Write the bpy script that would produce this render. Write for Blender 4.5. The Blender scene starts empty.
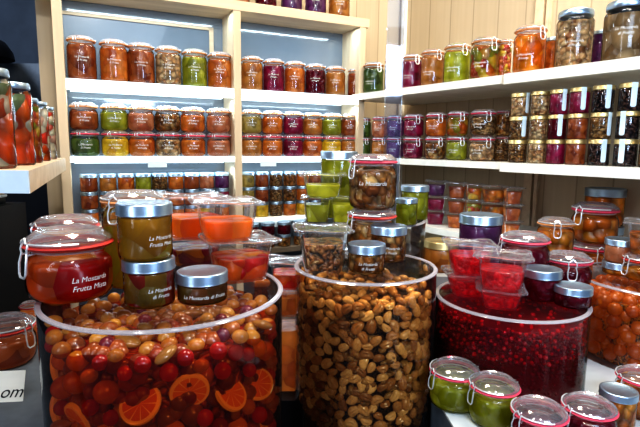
import bpy, bmesh, math, random
from mathutils import Vector, Matrix
random.seed(7)
sc = bpy.context.scene
COL = sc.collection
PI = math.pi

# ------------------------------------------------------------------ camera
F = 490.0; PITCH = math.radians(7.8); ROLL = math.radians(0.6); CZ = 1.5
fw = Vector((0, math.cos(PITCH), -math.sin(PITCH)))
up0 = Vector((0, math.sin(PITCH), math.cos(PITCH))); rt0 = Vector((1, 0, 0))
rt = math.cos(ROLL)*rt0 + math.sin(ROLL)*up0
up = -math.sin(ROLL)*rt0 + math.cos(ROLL)*up0
cam = bpy.data.cameras.new('camera'); camo = bpy.data.objects.new('camera', cam); COL.objects.link(camo)
cam.sensor_fit = 'HORIZONTAL'; cam.sensor_width = 36; cam.lens = F*36/640; cam.clip_start = 0.01
m = Matrix((rt, up, -fw)).transposed().to_4x4(); m.translation = (0, 0, CZ)
camo.matrix_world = m
sc.camera = camo

def proj(x, y, z):
    d = Vector((x, y, z-CZ)); zz = d.dot(fw)
    return 320+F*d.dot(rt)/zz, 213.5-F*d.dot(up)/zz
def at(px, py, z):                       # where the sight line meets the level z
    v = fw + rt*((px-320)/F) - up*((py-213.5)/F)
    t = (z-CZ)/v.z
    return v.x*t, v.y*t
def spot(cx, yb, w, z):                  # centre and radius of a round thing standing at level z
    x, y = at(cx, yb, z); r = .04
    X, Y = x, y
    for _ in range(6):
        dep = Vector((X, Y, z-CZ)).dot(fw)
        r = w/2/F*dep
        l = math.hypot(x, y)
        X, Y = x+x/l*r, y+y/l*r
    return X, Y, r
def zat(X, Y, py):                       # height above (X,Y) seen at py
    a, b = 0.0, 4.0
    for _ in range(40):
        c = (a+b)/2
        if proj(X, Y, c)[1] > py: a = c
        else: b = c
    return (a+b)/2
# shelving frame: u runs along the lit unit, v runs along the side wall toward the viewer
O = Vector((0.140, 1.96)); TH = math.radians(64.0); TW = math.radians(34.5)
U = Vector((math.sin(TH), math.cos(TH))); V = Vector((math.cos(TH), -math.sin(TH)))
ROTU = math.atan2(U.y, U.x)
U2 = Vector((math.cos(TW), math.sin(TW))); V2 = Vector((math.sin(TW), -math.cos(TW))); ROTW = math.atan2(U2.y, U2.x)
def uv(u, v): p = O+U*u+V*v; return p.x, p.y
def wuv(u, v): p = O+U2*u+V2*v; return p.x, p.y
def u_for(px, v, z):
    a, b = -2.0, .6
    for _ in range(40):
        c = (a+b)/2
        if proj(*uv(c, v), z)[0] < px: a = c
        else: b = c
    return a
def v_for(px, u, z):
    a, b = -.4, 1.35
    for _ in range(40):
        c = (a+b)/2
        if proj(*wuv(u, c), z)[0] < px: a = c
        else: b = c
    return a

# ------------------------------------------------------------------ materials
def newmat(name):
    mt = bpy.data.materials.new(name); mt.use_nodes = True
    nt = mt.node_tree; nt.nodes.clear()
    out = nt.nodes.new('ShaderNodeOutputMaterial')
    return mt, nt, out
def N(nt, t, **kw):
    n = nt.nodes.new(t)
    for k, v in kw.items():
        if k in n.inputs: n.inputs[k].default_value = v
        else: setattr(n, k, v)
    return n
def L(nt, a, b): nt.links.new(a, b)
def rgb(c, a=1): return (c[0], c[1], c[2], a)
def solid(name, c, rough=.5, metal=0, coat=0, bump=0, bscale=40, var=.12):
    mt, nt, out = newmat(name)
    p = N(nt, 'ShaderNodeBsdfPrincipled', Roughness=rough, Metallic=metal)
    p.inputs['Coat Weight'].default_value = coat
    tc = N(nt, 'ShaderNodeTexCoord'); ns = N(nt, 'ShaderNodeTexNoise', Scale=bscale, Detail=4.0)
    L(nt, tc.outputs['Object'], ns.inputs['Vector'])
    rp = N(nt, 'ShaderNodeValToRGB')
    rp.color_ramp.elements[0].position = .3; rp.color_ramp.elements[1].position = .7
    rp.color_ramp.elements[0].color = rgb([x*(1-var) for x in c]); rp.color_ramp.elements[1].color = rgb([min(1, x*(1+var)) for x in c])
    L(nt, ns.outputs['Fac'], rp.inputs['Fac']); L(nt, rp.outputs['Color'], p.inputs['Base Color'])
    if bump:
        b = N(nt, 'ShaderNodeBump', Strength=bump, Distance=.01)
        L(nt, ns.outputs['Fac'], b.inputs['Height']); L(nt, b.outputs['Normal'], p.inputs['Normal'])
    L(nt, p.outputs[0], out.inputs[0])
    return mt
def wood(name, c1, c2, axis=2, rough=.45, sc_=30):
    mt, nt, out = newmat(name)
    p = N(nt, 'ShaderNodeBsdfPrincipled', Roughness=rough)
    tc = N(nt, 'ShaderNodeTexCoord'); mp = N(nt, 'ShaderNodeMapping')
    s = [sc_, sc_, sc_]; s[axis] = 2
    mp.inputs['Scale'].default_value = s
    ns = N(nt, 'ShaderNodeTexNoise', Scale=1.0, Detail=5.0)
    rp = N(nt, 'ShaderNodeValToRGB'); rp.color_ramp.elements[0].position = .35; rp.color_ramp.elements[1].position = .65
    rp.color_ramp.elements[0].color = rgb(c1); rp.color_ramp.elements[1].color = rgb(c2)
    L(nt, tc.outputs['Object'], mp.inputs['Vector']); L(nt, mp.outputs[0], ns.inputs['Vector'])
    L(nt, ns.outputs['Fac'], rp.inputs['Fac']); L(nt, rp.outputs['Color'], p.inputs['Base Color'])
    L(nt, p.outputs[0], out.inputs[0])
    return mt
def planks(name, c1, c2, dark, width=.085):
    """vertical boards: dark joints every `width` metres along the wall's own X"""
    mt, nt, out = newmat(name)
    p = N(nt, 'ShaderNodeBsdfPrincipled', Roughness=.5)
    tc = N(nt, 'ShaderNodeTexCoord'); sp = N(nt, 'ShaderNodeSeparateXYZ'); L(nt, tc.outputs['Object'], sp.inputs[0])
    dv = N(nt, 'ShaderNodeMath', operation='DIVIDE'); L(nt, sp.outputs[0], dv.inputs[0]); dv.inputs[1].default_value = width
    fr = N(nt, 'ShaderNodeMath', operation='FRACT'); L(nt, dv.outputs[0], fr.inputs[0])
    fl = N(nt, 'ShaderNodeMath', operation='FLOOR'); L(nt, dv.outputs[0], fl.inputs[0])
    wn = N(nt, 'ShaderNodeTexWhiteNoise', noise_dimensions='1D'); L(nt, fl.outputs[0], wn.inputs['W'])
    mp = N(nt, 'ShaderNodeMapping'); mp.inputs['Scale'].default_value = (45, 45, 1.5); L(nt, tc.outputs['Object'], mp.inputs[0])
    ns = N(nt, 'ShaderNodeTexNoise', Scale=1.0, Detail=5.0); L(nt, mp.outputs[0], ns.inputs[0])
    ad = N(nt, 'ShaderNodeMath', operation='MULTIPLY_ADD'); L(nt, wn.outputs[0], ad.inputs[0]); ad.inputs[1].default_value = .5; L(nt, ns.outputs['Fac'], ad.inputs[2])
    rp = N(nt, 'ShaderNodeValToRGB'); rp.color_ramp.elements[0].position = .35; rp.color_ramp.elements[1].position = 1
    rp.color_ramp.elements[0].color = rgb(c1); rp.color_ramp.elements[1].color = rgb(c2); L(nt, ad.outputs[0], rp.inputs[0])
    lt = N(nt, 'ShaderNodeMath', operation='LESS_THAN'); L(nt, fr.outputs[0], lt.inputs[0]); lt.inputs[1].default_value = .045
    mx = N(nt, 'ShaderNodeMix', data_type='RGBA'); L(nt, lt.outputs[0], mx.inputs['Factor']); L(nt, rp.outputs[0], mx.inputs[6]); mx.inputs[7].default_value = rgb(dark)
    L(nt, mx.outputs[2], p.inputs['Base Color']); L(nt, p.outputs[0], out.inputs[0])
    return mt
def thin_glass(name, tint=(.97, .98, 1), milk=0.0, milkcol=(.9, .93, 1), rough=.04, blend=.22, refl=1.0):
    mt, nt, out = newmat(name)
    tr = N(nt, 'ShaderNodeBsdfTransparent', Color=rgb(tint)); gl = N(nt, 'ShaderNodeBsdfAnisotropic', Roughness=rough, Color=rgb((.95, .97, 1)))
    lw = N(nt, 'ShaderNodeLayerWeight', Blend=blend)
    ml = N(nt, 'ShaderNodeMath', operation='MULTIPLY'); L(nt, lw.outputs['Fresnel'], ml.inputs[0]); ml.inputs[1].default_value = refl
    mx = N(nt, 'ShaderNodeMixShader'); L(nt, ml.outputs[0], mx.inputs[0]); L(nt, tr.outputs[0], mx.inputs[1]); L(nt, gl.outputs[0], mx.inputs[2])
    last = mx
    if milk:
        di = N(nt, 'ShaderNodeBsdfDiffuse', Color=rgb(milkcol)); tl = N(nt, 'ShaderNodeBsdfTranslucent', Color=rgb(milkcol))
        a = N(nt, 'ShaderNodeMixShader'); a.inputs[0].default_value = .5; L(nt, di.outputs[0], a.inputs[1]); L(nt, tl.outputs[0], a.inputs[2])
        ns = N(nt, 'ShaderNodeTexNoise', Scale=2.5, Detail=3.0); tc = N(nt, 'ShaderNodeTexCoord'); L(nt, tc.outputs['Object'], ns.inputs[0])
        q = N(nt, 'ShaderNodeMath', operation='MULTIPLY'); L(nt, ns.outputs['Fac'], q.inputs[0]); q.inputs[1].default_value = milk*2
        b = N(nt, 'ShaderNodeMixShader'); L(nt, q.outputs[0], b.inputs[0]); L(nt, last.outputs[0], b.inputs[1]); L(nt, a.outputs[0], b.inputs[2]); last = b
    L(nt, last.outputs[0], out.inputs[0])
    return mt
def preserve(name, cols, scale=2.6, edge=.35, transl=.4, rough=.28, stretch=(1, 1, 1), bump=.5, glow=.25):
    """fruit, vegetables or jelly packed in syrup: cells of the given colours with darker gaps"""
    mt, nt, out = newmat(name)
    tc = N(nt, 'ShaderNodeTexCoord'); oi = N(nt, 'ShaderNodeObjectInfo')
    mp = N(nt, 'ShaderNodeMapping'); mp.inputs['Scale'].default_value = stretch
    ad = N(nt, 'ShaderNodeVectorMath', operation='MULTIPLY_ADD')
    L(nt, oi.outputs['Random'], ad.inputs[0]); ad.inputs[1].default_value = (37, 19, 23); L(nt, tc.outputs['Object'], ad.inputs[2])
    L(nt, ad.outputs[0], mp.inputs[0])
    ns = N(nt, 'ShaderNodeTexNoise', Scale=scale*.7, Detail=2.0); L(nt, mp.outputs[0], ns.inputs[0])
    wp = N(nt, 'ShaderNodeVectorMath', operation='MULTIPLY_ADD'); L(nt, ns.outputs['Color'], wp.inputs[0]); wp.inputs[1].default_value = (.6, .6, .6); L(nt, mp.outputs[0], wp.inputs[2])
    vo = N(nt, 'ShaderNodeTexVoronoi', Scale=scale); L(nt, wp.outputs[0], vo.inputs['Vector'])
    sp = N(nt, 'ShaderNodeSeparateColor'); L(nt, vo.outputs['Color'], sp.inputs[0])
    rp = N(nt, 'ShaderNodeValToRGB'); rp.color_ramp.interpolation = 'LINEAR'
    e = rp.color_ramp.elements; n = len(cols)
    e[0].color = rgb(cols[0]); e[0].position = 0.05; e[1].color = rgb(cols[-1]); e[1].position = .95
    for i in range(1, n-1):
        k = e.new(.05+.9*i/(n-1)); k.color = rgb(cols[i])
    L(nt, sp.outputs[0], rp.inputs[0])
    dr = N(nt, 'ShaderNodeMapRange'); L(nt, vo.outputs['Distance'], dr.inputs[0])
    dr.inputs[1].default_value = .25; dr.inputs[2].default_value = .75; dr.inputs[3].default_value = 1.05; dr.inputs[4].default_value = 1-edge*1.6
    mx = N(nt, 'ShaderNodeVectorMath', operation='SCALE'); L(nt, rp.outputs[0], mx.inputs[0]); L(nt, dr.outputs[0], mx.inputs['Scale'])
    p = N(nt, 'ShaderNodeBsdfPrincipled', Roughness=rough); L(nt, mx.outputs[0], p.inputs['Base Color'])
    p.inputs['Coat Weight'].default_value = .6; p.inputs['Coat Roughness'].default_value = .08
    bp = N(nt, 'ShaderNodeBump', Strength=bump, Distance=.1, invert=True); L(nt, vo.outputs['Distance'], bp.inputs['Height']); L(nt, bp.outputs[0], p.inputs['Normal'])
    tl = N(nt, 'ShaderNodeBsdfTranslucent'); L(nt, mx.outputs[0], tl.inputs[0])
    ms = N(nt, 'ShaderNodeMixShader'); ms.inputs[0].default_value = transl; L(nt, p.outputs[0], ms.inputs[1]); L(nt, tl.outputs[0], ms.inputs[2])
    L(nt, mx.outputs[0], p.inputs['Emission Color']); p.inputs['Emission Strength'].default_value = glow  # emission imitates light shining through the filling
    L(nt, ms.outputs[0], out.inputs[0])
    return mt
def fruit(name, c1, c2, rough=.2, transl=.3, glow=.12, sub=0):
    mt, nt, out = newmat(name)
    oi = N(nt, 'ShaderNodeObjectInfo'); tc = N(nt, 'ShaderNodeTexCoord')
    ns = N(nt, 'ShaderNodeTexNoise', Scale=2.0, Detail=3.0); L(nt, tc.outputs['Object'], ns.inputs[0])
    av = N(nt, 'ShaderNodeMath', operation='MULTIPLY_ADD'); L(nt, oi.outputs['Random'], av.inputs[0]); av.inputs[1].default_value = .8
    sb = N(nt, 'ShaderNodeMath', operation='MULTIPLY_ADD'); L(nt, ns.outputs['Fac'], sb.inputs[0]); sb.inputs[1].default_value = .8; sb.inputs[2].default_value = -.3
    L(nt, sb.outputs[0], av.inputs[2])
    mx = N(nt, 'ShaderNodeMix', data_type='RGBA', clamp_factor=True); L(nt, av.outputs[0], mx.inputs['Factor']); mx.inputs[6].default_value = rgb(c1); mx.inputs[7].default_value = rgb(c2)
    p = N(nt, 'ShaderNodeBsdfPrincipled', Roughness=rough); L(nt, mx.outputs[2], p.inputs['Base Color'])
    p.inputs['Coat Weight'].default_value = .7; p.inputs['Coat Roughness'].default_value = .08
    L(nt, mx.outputs[2], p.inputs['Emission Color']); p.inputs['Emission Strength'].default_value = glow  # slight emission put in for light passing through the fruit
    tl = N(nt, 'ShaderNodeBsdfTranslucent'); L(nt, mx.outputs[2], tl.inputs[0])
    ms = N(nt, 'ShaderNodeMixShader'); ms.inputs[0].default_value = transl; L(nt, p.outputs[0], ms.inputs[1]); L(nt, tl.outputs[0], ms.inputs[2])
    L(nt, ms.outputs[0], out.inputs[0])
    return mt
def emit(name, c, s):
    mt, nt, out = newmat(name)
    e = N(nt, 'ShaderNodeEmission', Color=rgb(c), Strength=s); L(nt, e.outputs[0], out.inputs[0]); return mt

M = {}
M['beige'] = wood('beige_board', (.56, .44, .30), (.68, .55, .39), axis=0)
M['post'] = wood('beige_post', (.56, .45, .31), (.68, .56, .40), axis=2)
M['wallbeige'] = planks('beige_wall_boards', (.46, .375, .26), (.54, .45, .32), (.36, .29, .20), .11)
M['whiteboard'] = wood('pale_shelf_board', (.78, .77, .70), (.88, .86, .78), axis=0, rough=.4)
M['bluewhite'] = solid('daylit_white_edge', (.62, .74, .86), .4, var=.04)  # white shelf edge with cool daylight put into its colour
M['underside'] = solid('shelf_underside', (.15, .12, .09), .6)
M['backpanel'] = solid('slate_blue_glass_back', (.17, .205, .245), .14, coat=.8, var=.15, bscale=3)
M['dark'] = solid('dark_wall_paint', (.055, .07, .095), .6, var=.3, bscale=4)
M['black'] = solid('black_lacquer', (.006, .006, .008), .5)
M['greyboard'] = solid('blue_grey_panel', (.10, .115, .135), .6)
M['darkmetal'] = solid('dark_steel', (.05, .055, .06), .35, .8)
M['floor'] = solid('dark_floor', (.02, .02, .022), .5)
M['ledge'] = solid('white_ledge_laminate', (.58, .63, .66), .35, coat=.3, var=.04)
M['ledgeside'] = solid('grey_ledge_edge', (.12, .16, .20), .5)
M['glass'] = thin_glass('jar_glass', blend=.25)
M['lidglass'] = thin_glass('lid_glass', milk=.17, blend=.5, rough=.1)
M['necklid'] = thin_glass('small_lid_glass', milk=.28, blend=.5, rough=.12)
M['plastic'] = thin_glass('clear_tub_plastic', milk=.02, blend=.25, rough=.08, refl=.7)
M['film'] = thin_glass('tub_lid_plastic', milk=.11, blend=.35, rough=.1)
M['acrylic'] = thin_glass('acrylic_wall', milk=.012, blend=.22, rough=.02)
M['acryliclid'] = thin_glass('acrylic_lid', milk=.012, blend=.18, rough=.03, refl=.4)
M['rim'] = thin_glass('acrylic_rim', milk=.42, milkcol=(.78, .76, .82), blend=.5, rough=.1)
M['reflection'] = thin_glass('blue_reflection_strip', tint=(.88, .92, 1), milk=.035, milkcol=(.45, .6, 1), blend=.3)  # for the added strip that imitates a window reflection
M['silver'] = solid('brushed_silver_lid', (.42, .55, .70), .30, .9, bump=.05, bscale=60, var=.1)
M['darksilver'] = solid('dull_pewter_lid', (.22, .28, .34), .35, .9)
M['gold'] = solid('gold_lid', (.62, .50, .25), .35, .8)
M['wire'] = solid('steel_wire', (.84, .88, .92), .3, .55)
M['gasket'] = solid('orange_red_rubber', (.55, .045, .035), .5)
M['pinkgasket'] = solid('pink_red_rubber', (.70, .07, .13), .5)
M['tangasket'] = solid('orange_tan_rubber', (.62, .27, .10), .5)
M['print'] = solid('white_print', (.85, .85, .82), .6, var=.02)
M['paper'] = solid('white_paper_seal', (.72, .86, .92), .6, var=.03)
M['ink'] = solid('black_ink', (.01, .01, .01), .6)
M['led'] = emit('led_strip', (.78, .94, 1), 2.3)
M['litshelf'] = emit('lit_acrylic_shelf', (.80, .93, 1), 1.15)
M['leddim'] = emit('led_strip_dim', (.72, .90, 1), 1.4)
# preserves
P = {}
def pv(k, *cols, **kw): P[k] = preserve('preserve_'+k, cols, **kw)
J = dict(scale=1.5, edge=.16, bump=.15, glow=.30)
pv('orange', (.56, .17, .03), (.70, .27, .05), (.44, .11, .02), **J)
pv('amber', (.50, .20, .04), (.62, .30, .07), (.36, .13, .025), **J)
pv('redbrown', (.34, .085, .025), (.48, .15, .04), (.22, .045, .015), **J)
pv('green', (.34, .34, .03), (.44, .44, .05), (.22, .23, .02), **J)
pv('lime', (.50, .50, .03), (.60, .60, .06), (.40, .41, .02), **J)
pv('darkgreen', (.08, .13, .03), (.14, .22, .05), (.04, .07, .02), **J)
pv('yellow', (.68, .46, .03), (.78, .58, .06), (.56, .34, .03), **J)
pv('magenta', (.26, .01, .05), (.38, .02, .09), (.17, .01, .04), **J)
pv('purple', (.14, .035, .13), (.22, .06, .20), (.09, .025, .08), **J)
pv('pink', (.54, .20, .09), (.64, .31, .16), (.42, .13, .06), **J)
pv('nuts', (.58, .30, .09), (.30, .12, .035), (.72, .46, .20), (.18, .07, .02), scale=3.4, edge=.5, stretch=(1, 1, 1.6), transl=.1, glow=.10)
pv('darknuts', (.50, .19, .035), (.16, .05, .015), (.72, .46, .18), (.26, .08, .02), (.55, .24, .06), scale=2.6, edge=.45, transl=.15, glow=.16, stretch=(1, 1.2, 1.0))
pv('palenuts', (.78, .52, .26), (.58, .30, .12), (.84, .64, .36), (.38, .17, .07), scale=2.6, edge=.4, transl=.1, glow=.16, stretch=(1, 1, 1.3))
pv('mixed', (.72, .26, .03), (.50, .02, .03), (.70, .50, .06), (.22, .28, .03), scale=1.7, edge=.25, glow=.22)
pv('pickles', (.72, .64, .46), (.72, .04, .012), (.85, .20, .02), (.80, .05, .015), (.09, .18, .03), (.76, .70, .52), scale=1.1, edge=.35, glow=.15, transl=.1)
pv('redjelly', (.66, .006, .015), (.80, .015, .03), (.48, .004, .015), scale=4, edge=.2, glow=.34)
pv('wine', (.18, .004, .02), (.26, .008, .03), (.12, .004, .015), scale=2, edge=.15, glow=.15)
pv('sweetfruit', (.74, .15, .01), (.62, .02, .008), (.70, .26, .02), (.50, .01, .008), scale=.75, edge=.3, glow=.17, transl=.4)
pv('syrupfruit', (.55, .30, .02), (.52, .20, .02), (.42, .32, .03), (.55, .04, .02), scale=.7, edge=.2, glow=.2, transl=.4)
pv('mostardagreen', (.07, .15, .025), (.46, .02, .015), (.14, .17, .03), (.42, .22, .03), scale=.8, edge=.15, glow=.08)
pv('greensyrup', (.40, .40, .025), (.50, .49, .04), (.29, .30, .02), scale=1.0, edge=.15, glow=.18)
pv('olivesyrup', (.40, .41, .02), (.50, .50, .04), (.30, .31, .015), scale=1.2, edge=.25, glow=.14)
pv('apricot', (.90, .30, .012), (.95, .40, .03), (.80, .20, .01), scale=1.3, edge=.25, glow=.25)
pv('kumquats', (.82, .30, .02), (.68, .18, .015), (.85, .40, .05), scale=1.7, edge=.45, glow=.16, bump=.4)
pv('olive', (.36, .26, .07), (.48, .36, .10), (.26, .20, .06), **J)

# ------------------------------------------------------------------ mesh helpers
def finish(name, bm, smooth=True):
    bmesh.ops.recalc_face_normals(bm, faces=bm.faces)
    me = bpy.data.meshes.new(name); bm.to_mesh(me); bm.free()
    me.materials.append(None)
    if smooth:
        for p in me.polygons: p.use_smooth = True
        me.set_sharp_from_angle(angle=math.radians(42))
    return me
def lathe(bm, prof, seg=28, nexp=None):
    rings = []
    for r, z in prof:
        if r < 1e-6: rings.append([bm.verts.new((0, 0, z))]); continue
        ring = []
        for i in range(seg):
            a = 2*PI*i/seg; c, s = math.cos(a), math.sin(a)
            k = 1.0
            if nexp: k = 1/((abs(c)**nexp+abs(s)**nexp)**(1/nexp))
            ring.append(bm.verts.new((r*c*k, r*s*k, z)))
        rings.append(ring)
    for A, B in zip(rings, rings[1:]):
        if len(A) == 1 and len(B) == 1: continue
        for i in range(seg):
            j = (i+1) % seg
            if len(A) == 1: bm.faces.new((A[0], B[i], B[j]))
            elif len(B) == 1: bm.faces.new((A[i], A[j], B[0]))
            else: bm.faces.new((A[i], A[j], B[j], B[i]))
def tube(bm, pts, r, n=6, closed=False):
    pts = [Vector(p) for p in pts]; rings = []; cnt = len(pts); prev = None
    for i, p in enumerate(pts):
        a = pts[(i-1) % cnt] if (closed or i > 0) else p
        b = pts[(i+1) % cnt] if (closed or i < cnt-1) else p
        t = (b-a).normalized()
        ref = Vector((0, 0, 1)) if abs(t.z) < .9 else Vector((1, 0, 0))
        if prev is not None: ref = prev
        x = t.cross(ref).normalized(); y = x.cross(t).normalized(); prev = y
        rings.append([bm.verts.new(p+x*math.cos(2*PI*k/n)*r+y*math.sin(2*PI*k/n)*r) for k in range(n)])
    rng = range(cnt) if closed else range(cnt-1)
    for i in rng:
        A, B = rings[i], rings[(i+1) % cnt]
        for k in range(n): bm.faces.new((A[k], A[(k+1) % n], B[(k+1) % n], B[k]))
    if not closed:
        bm.faces.new(rings[0]); bm.faces.new(rings[-1])
def circle_pts(r, z, n=28, a0=0, a1=2*PI, full=True):
    m_ = n if full else n-1
    return [(r*math.cos(a0+(a1-a0)*i/m_), r*math.sin(a0+(a1-a0)*i/m_), z) for i in range(n)]
def boxm(bm, x0, x1, y0, y1, z0, z1, bev=0):
    vs = [bm.verts.new((x, y, z)) for x in (x0, x1) for y in (y0, y1) for z in (z0, z1)]
    fs = [(0, 1, 3, 2), (4, 6, 7, 5), (0, 4, 5, 1), (2, 3, 7, 6), (0, 2, 6, 4), (1, 5, 7, 3)]
    nf = [bm.faces.new([vs[i] for i in f]) for f in fs]
    if bev:
        es = set(e for f_ in nf for e in f_.edges)
        bmesh.ops.bevel(bm, geom=list(es), offset=bev, segments=2, affect='EDGES', profile=.6)

def link(name, me, mat, parent=None):
    o = bpy.data.objects.new(name, me); COL.objects.link(o)
    if mat is not None:
        o.material_slots[0].link = 'OBJECT'; o.material_slots[0].material = mat
    if parent is not None: o.parent = parent
    return o
def empty(name, loc, rz=0, s=1):
    o = bpy.data.objects.new(name, None); COL.objects.link(o)
    o.empty_display_size = .02; o.location = loc; o.rotation_euler = (0, 0, rz); o.scale = (s, s, s)
    return o
LABELS = {}
def tag(o, label, cat, group=None, kind=None):
    o['label'] = label; o['category'] = cat
    if group: o['group'] = group
    if kind: o['kind'] = kind
    LABELS.setdefault(label, []).append(o.name)
    return o
def struct(o): o['kind'] = 'structure'; return o

CACHE = {}
def cached(key, fn):
    if key not in CACHE: CACHE[key] = fn()
    return CACHE[key]

# unit-radius jar pieces, H = height in radii -----------------------------------
def seg_for(big): return 44 if big else 24
def clip_body(H, big):
    hb = H-.36; bm = bmesh.new()
    lathe(bm, [(0, .03), (.5, .03), (.68, 0), (.84, .04), (.94, .13), (.99, .28), (1, .42), (1, hb-.46), (.98, hb-.34), (.9, hb-.2), (.8, hb-.12), (.79, hb-.03), (.86, hb-.02), (.87, hb+.02)], seg_for(big))
    return finish('clip_body', bm)
def clip_fill(H, big, fill=1.0):
    hb = H-.36; t = .06+(hb-.3-.06)*fill; bm = bmesh.new()
    pr = [(0, .07), (.66, .05), (.81, .09), (.905, .17), (.95, .3), (.96, .42), (.96, min(t, hb-.46))]
    if t > hb-.45: pr += [(.93, hb-.36), (.86, t)]
    pr += [(0, pr[-1][1]+.001)]
    lathe(bm, pr, seg_for(big)); return finish('clip_fill', bm)
def clip_gasket(H, big):
    hb = H-.36; bm = bmesh.new()
    lathe(bm, [(.84, hb+.0), (.98, hb-.01), (1.03, hb+.045), (.98, hb+.088), (.84, hb+.088), (.84, hb+.0)], seg_for(big)); return finish('clip_gasket', bm)
def clip_lid(H, big):
    hb = H-.36; bm = bmesh.new()
    lathe(bm, [(.82, hb+.085), (.95, hb+.09), (.98, hb+.14), (.95, hb+.2), (.84, hb+.27), (.78, hb+.33), (.72, hb+.36), (.66, hb+.33), (.6, hb+.30), (0, hb+.29)], seg_for(big))
    return finish('clip_lid', bm)
def clip_wire(H, big):
    hb = H-.36; w = .028 if big else .046; n = 5; bm = bmesh.new(); k = 30 if big else 18
    tube(bm, circle_pts(.835, hb-.07, k), w, n, True)
    tube(bm, circle_pts(1.0, hb+.15, k//2, -PI/2-1.35, -PI/2-.16, False)[::-1], w, n)
    tube(bm, circle_pts(1.0, hb+.15, k//2, -PI/2+.16, -PI/2+1.35, False), w, n)
    for s in (-1, 1):                                     # latch arms at the jar's front
        tube(bm, [(s*.16, -.99, hb+.15), (s*.17, -1.03, hb+.02), (s*.14, -1.02, hb-.10), (s*.13, -.86, hb-.08)], w, n)
        tube(bm, [(s*.14, -1.02, hb-.05), (s*.19, -1.07, hb-.28), (s*.17, -1.09, hb-.52)], w, n)
    tube(bm, [(-.17, -1.09, hb-.52), (-.10, -1.10, hb-.60), (.10, -1.10, hb-.60), (.17, -1.09, hb-.52)], w, n)
    tube(bm, [(-.13, -1.03, hb+.16), (0, -1.0, hb+.26), (.13, -1.03, hb+.16)], w, n)
    for s in (-1, 1): tube(bm, [(s*.10, .83, hb-.07), (s*.10, 1.0, hb), (s*.10, .99, hb+.16)], w, n)
    return finish('clip_wire', bm)
def twist_body(H, big):
    bm = bmesh.new()
    lathe(bm, [(0, .03), (.6, .03), (.82, 0), (.92, .05), (.955, .14), (.955, H-.52), (.93, H-.45), (.88, H-.42)], seg_for(big)); return finish('twist_body', bm)
def twist_fill(H, big, fill=1.0):
    bm = bmesh.new(); t = .07+(H-.5-.07)*fill
    lathe(bm, [(0, .07), (.8, .07), (.88, .11), (.915, .2), (.915, t-.03), (.9, t), (0, t+.001)], seg_for(big)); return finish('twist_fill', bm)
def twist_lid(H, big):
    bm = bmesh.new()
    pr = [(.90, H-.43), (.99, H-.43), (1.0, H-.40), (.985, H-.37), (.99, H-.06), (.97, H-.02), (.93, H), (.84, H-.01), (.80, H-.035), (0, H-.03)]
    lathe(bm, pr, seg_for(big)); return finish('twist_lid', bm)
def tall_body(H, big):
    bm = bmesh.new()
    lathe(bm, [(0, .03), (.7, .03), (.9, 0), (.98, .06), (1, .14), (1, H-.62), (.95, H-.5), (.86, H-.42), (.84, H-.34)], seg_for(big)); return finish('tall_body', bm)
def tall_fill(H, big, fill=1.0):
    bm = bmesh.new(); t = .07+(H-.62-.07)*fill
    lathe(bm, [(0, .07), (.86, .07), (.94, .12), (.955, .2), (.955, t), (0, t+.001)], seg_for(big)); return finish('tall_fill', bm)
def tall_lid(H, big):
    bm = bmesh.new()
    lathe(bm, [(.85, H-.34), (.93, H-.34), (.95, H-.30), (.94, H-.05), (.9, H), (0, H-.01)], seg_for(big)); return finish('tall_lid', bm)
def tub_body(H, big):
    bm = bmesh.new()
    lathe(bm, [(0, .05), (.55, .05), (.68, .0), (.70, .04), (.86, H-.12), (.9, H-.1), (.98, H-.09), (1.0, H-.06)], 40 if big else 28, 4.5); return finish('tub_body', bm)
def tub_fill(H, big, fill=.75):
    bm = bmesh.new(); t = .08+(H-.2)*fill; rt_ = .66+.16*(t/H)
    lathe(bm, [(0, .08), (.62, .07), (.66, .1), (rt_, t-.03), (rt_-.02, t), (0, t-.01)], 40 if big else 28, 4.5); return finish('tub_fill', bm)
def tub_lid(H, big):
    bm = bmesh.new()
    lathe(bm, [(1.0, H-.07), (1.04, H-.05), (1.03, H+.0), (.96, H+.02), (.88, H-.03), (0, H-.02)], 40 if big else 28, 4.5)
    for v in bm.verts:
        if v.co.xy.length > .8:
            a4 = abs(math.sin(2*math.atan2(v.co.y, v.co.x)))**3; v.co.xy *= 1+.07*a4; v.co.z += .05*a4+.03*math.sin(3*math.atan2(v.co.y, v.co.x)+1)
    return finish('tub_lid', bm)
def seal_strip(H, big):
    bm = bmesh.new(); w = .24; pts = [(-.35, H+.015), (-.9, H+.015), (-1.02, H-.02), (-1.03, H-.4), (-1.0, H-.45), (-1.0, H*.42), (-1.0, H*.18)]
    rows = []
    for y, z in pts:
        rows.append([bm.verts.new((x, -math.sqrt(max(0, y*y-x*x*.9)) if abs(y) > .8 else y, z)) for x in (-w, -w/2, 0, w/2, w)])
    for A, B in zip(rows, rows[1:]):
        for i in range(4): bm.faces.new((A[i], A[i+1], B[i+1], B[i]))
    last = rows[-1]; mid = bm.verts.new((0, -1.0, pts[-1][1]-.14)); bm.faces.new(last[:]+[mid]) if False else None
    a = bm.verts.new((-w*.6, -.98, pts[-1][1]-.12)); b = bm.verts.new((w*.6, -.98, pts[-1][1]-.12))
    bm.faces.new((last[0], last[2], b, a)) if False else bm.faces.new((last[0], last[1], last[2], last[3], last[4], b, a))
    bm.verts.remove(mid)
    return finish('seal_strip', bm)

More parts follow.
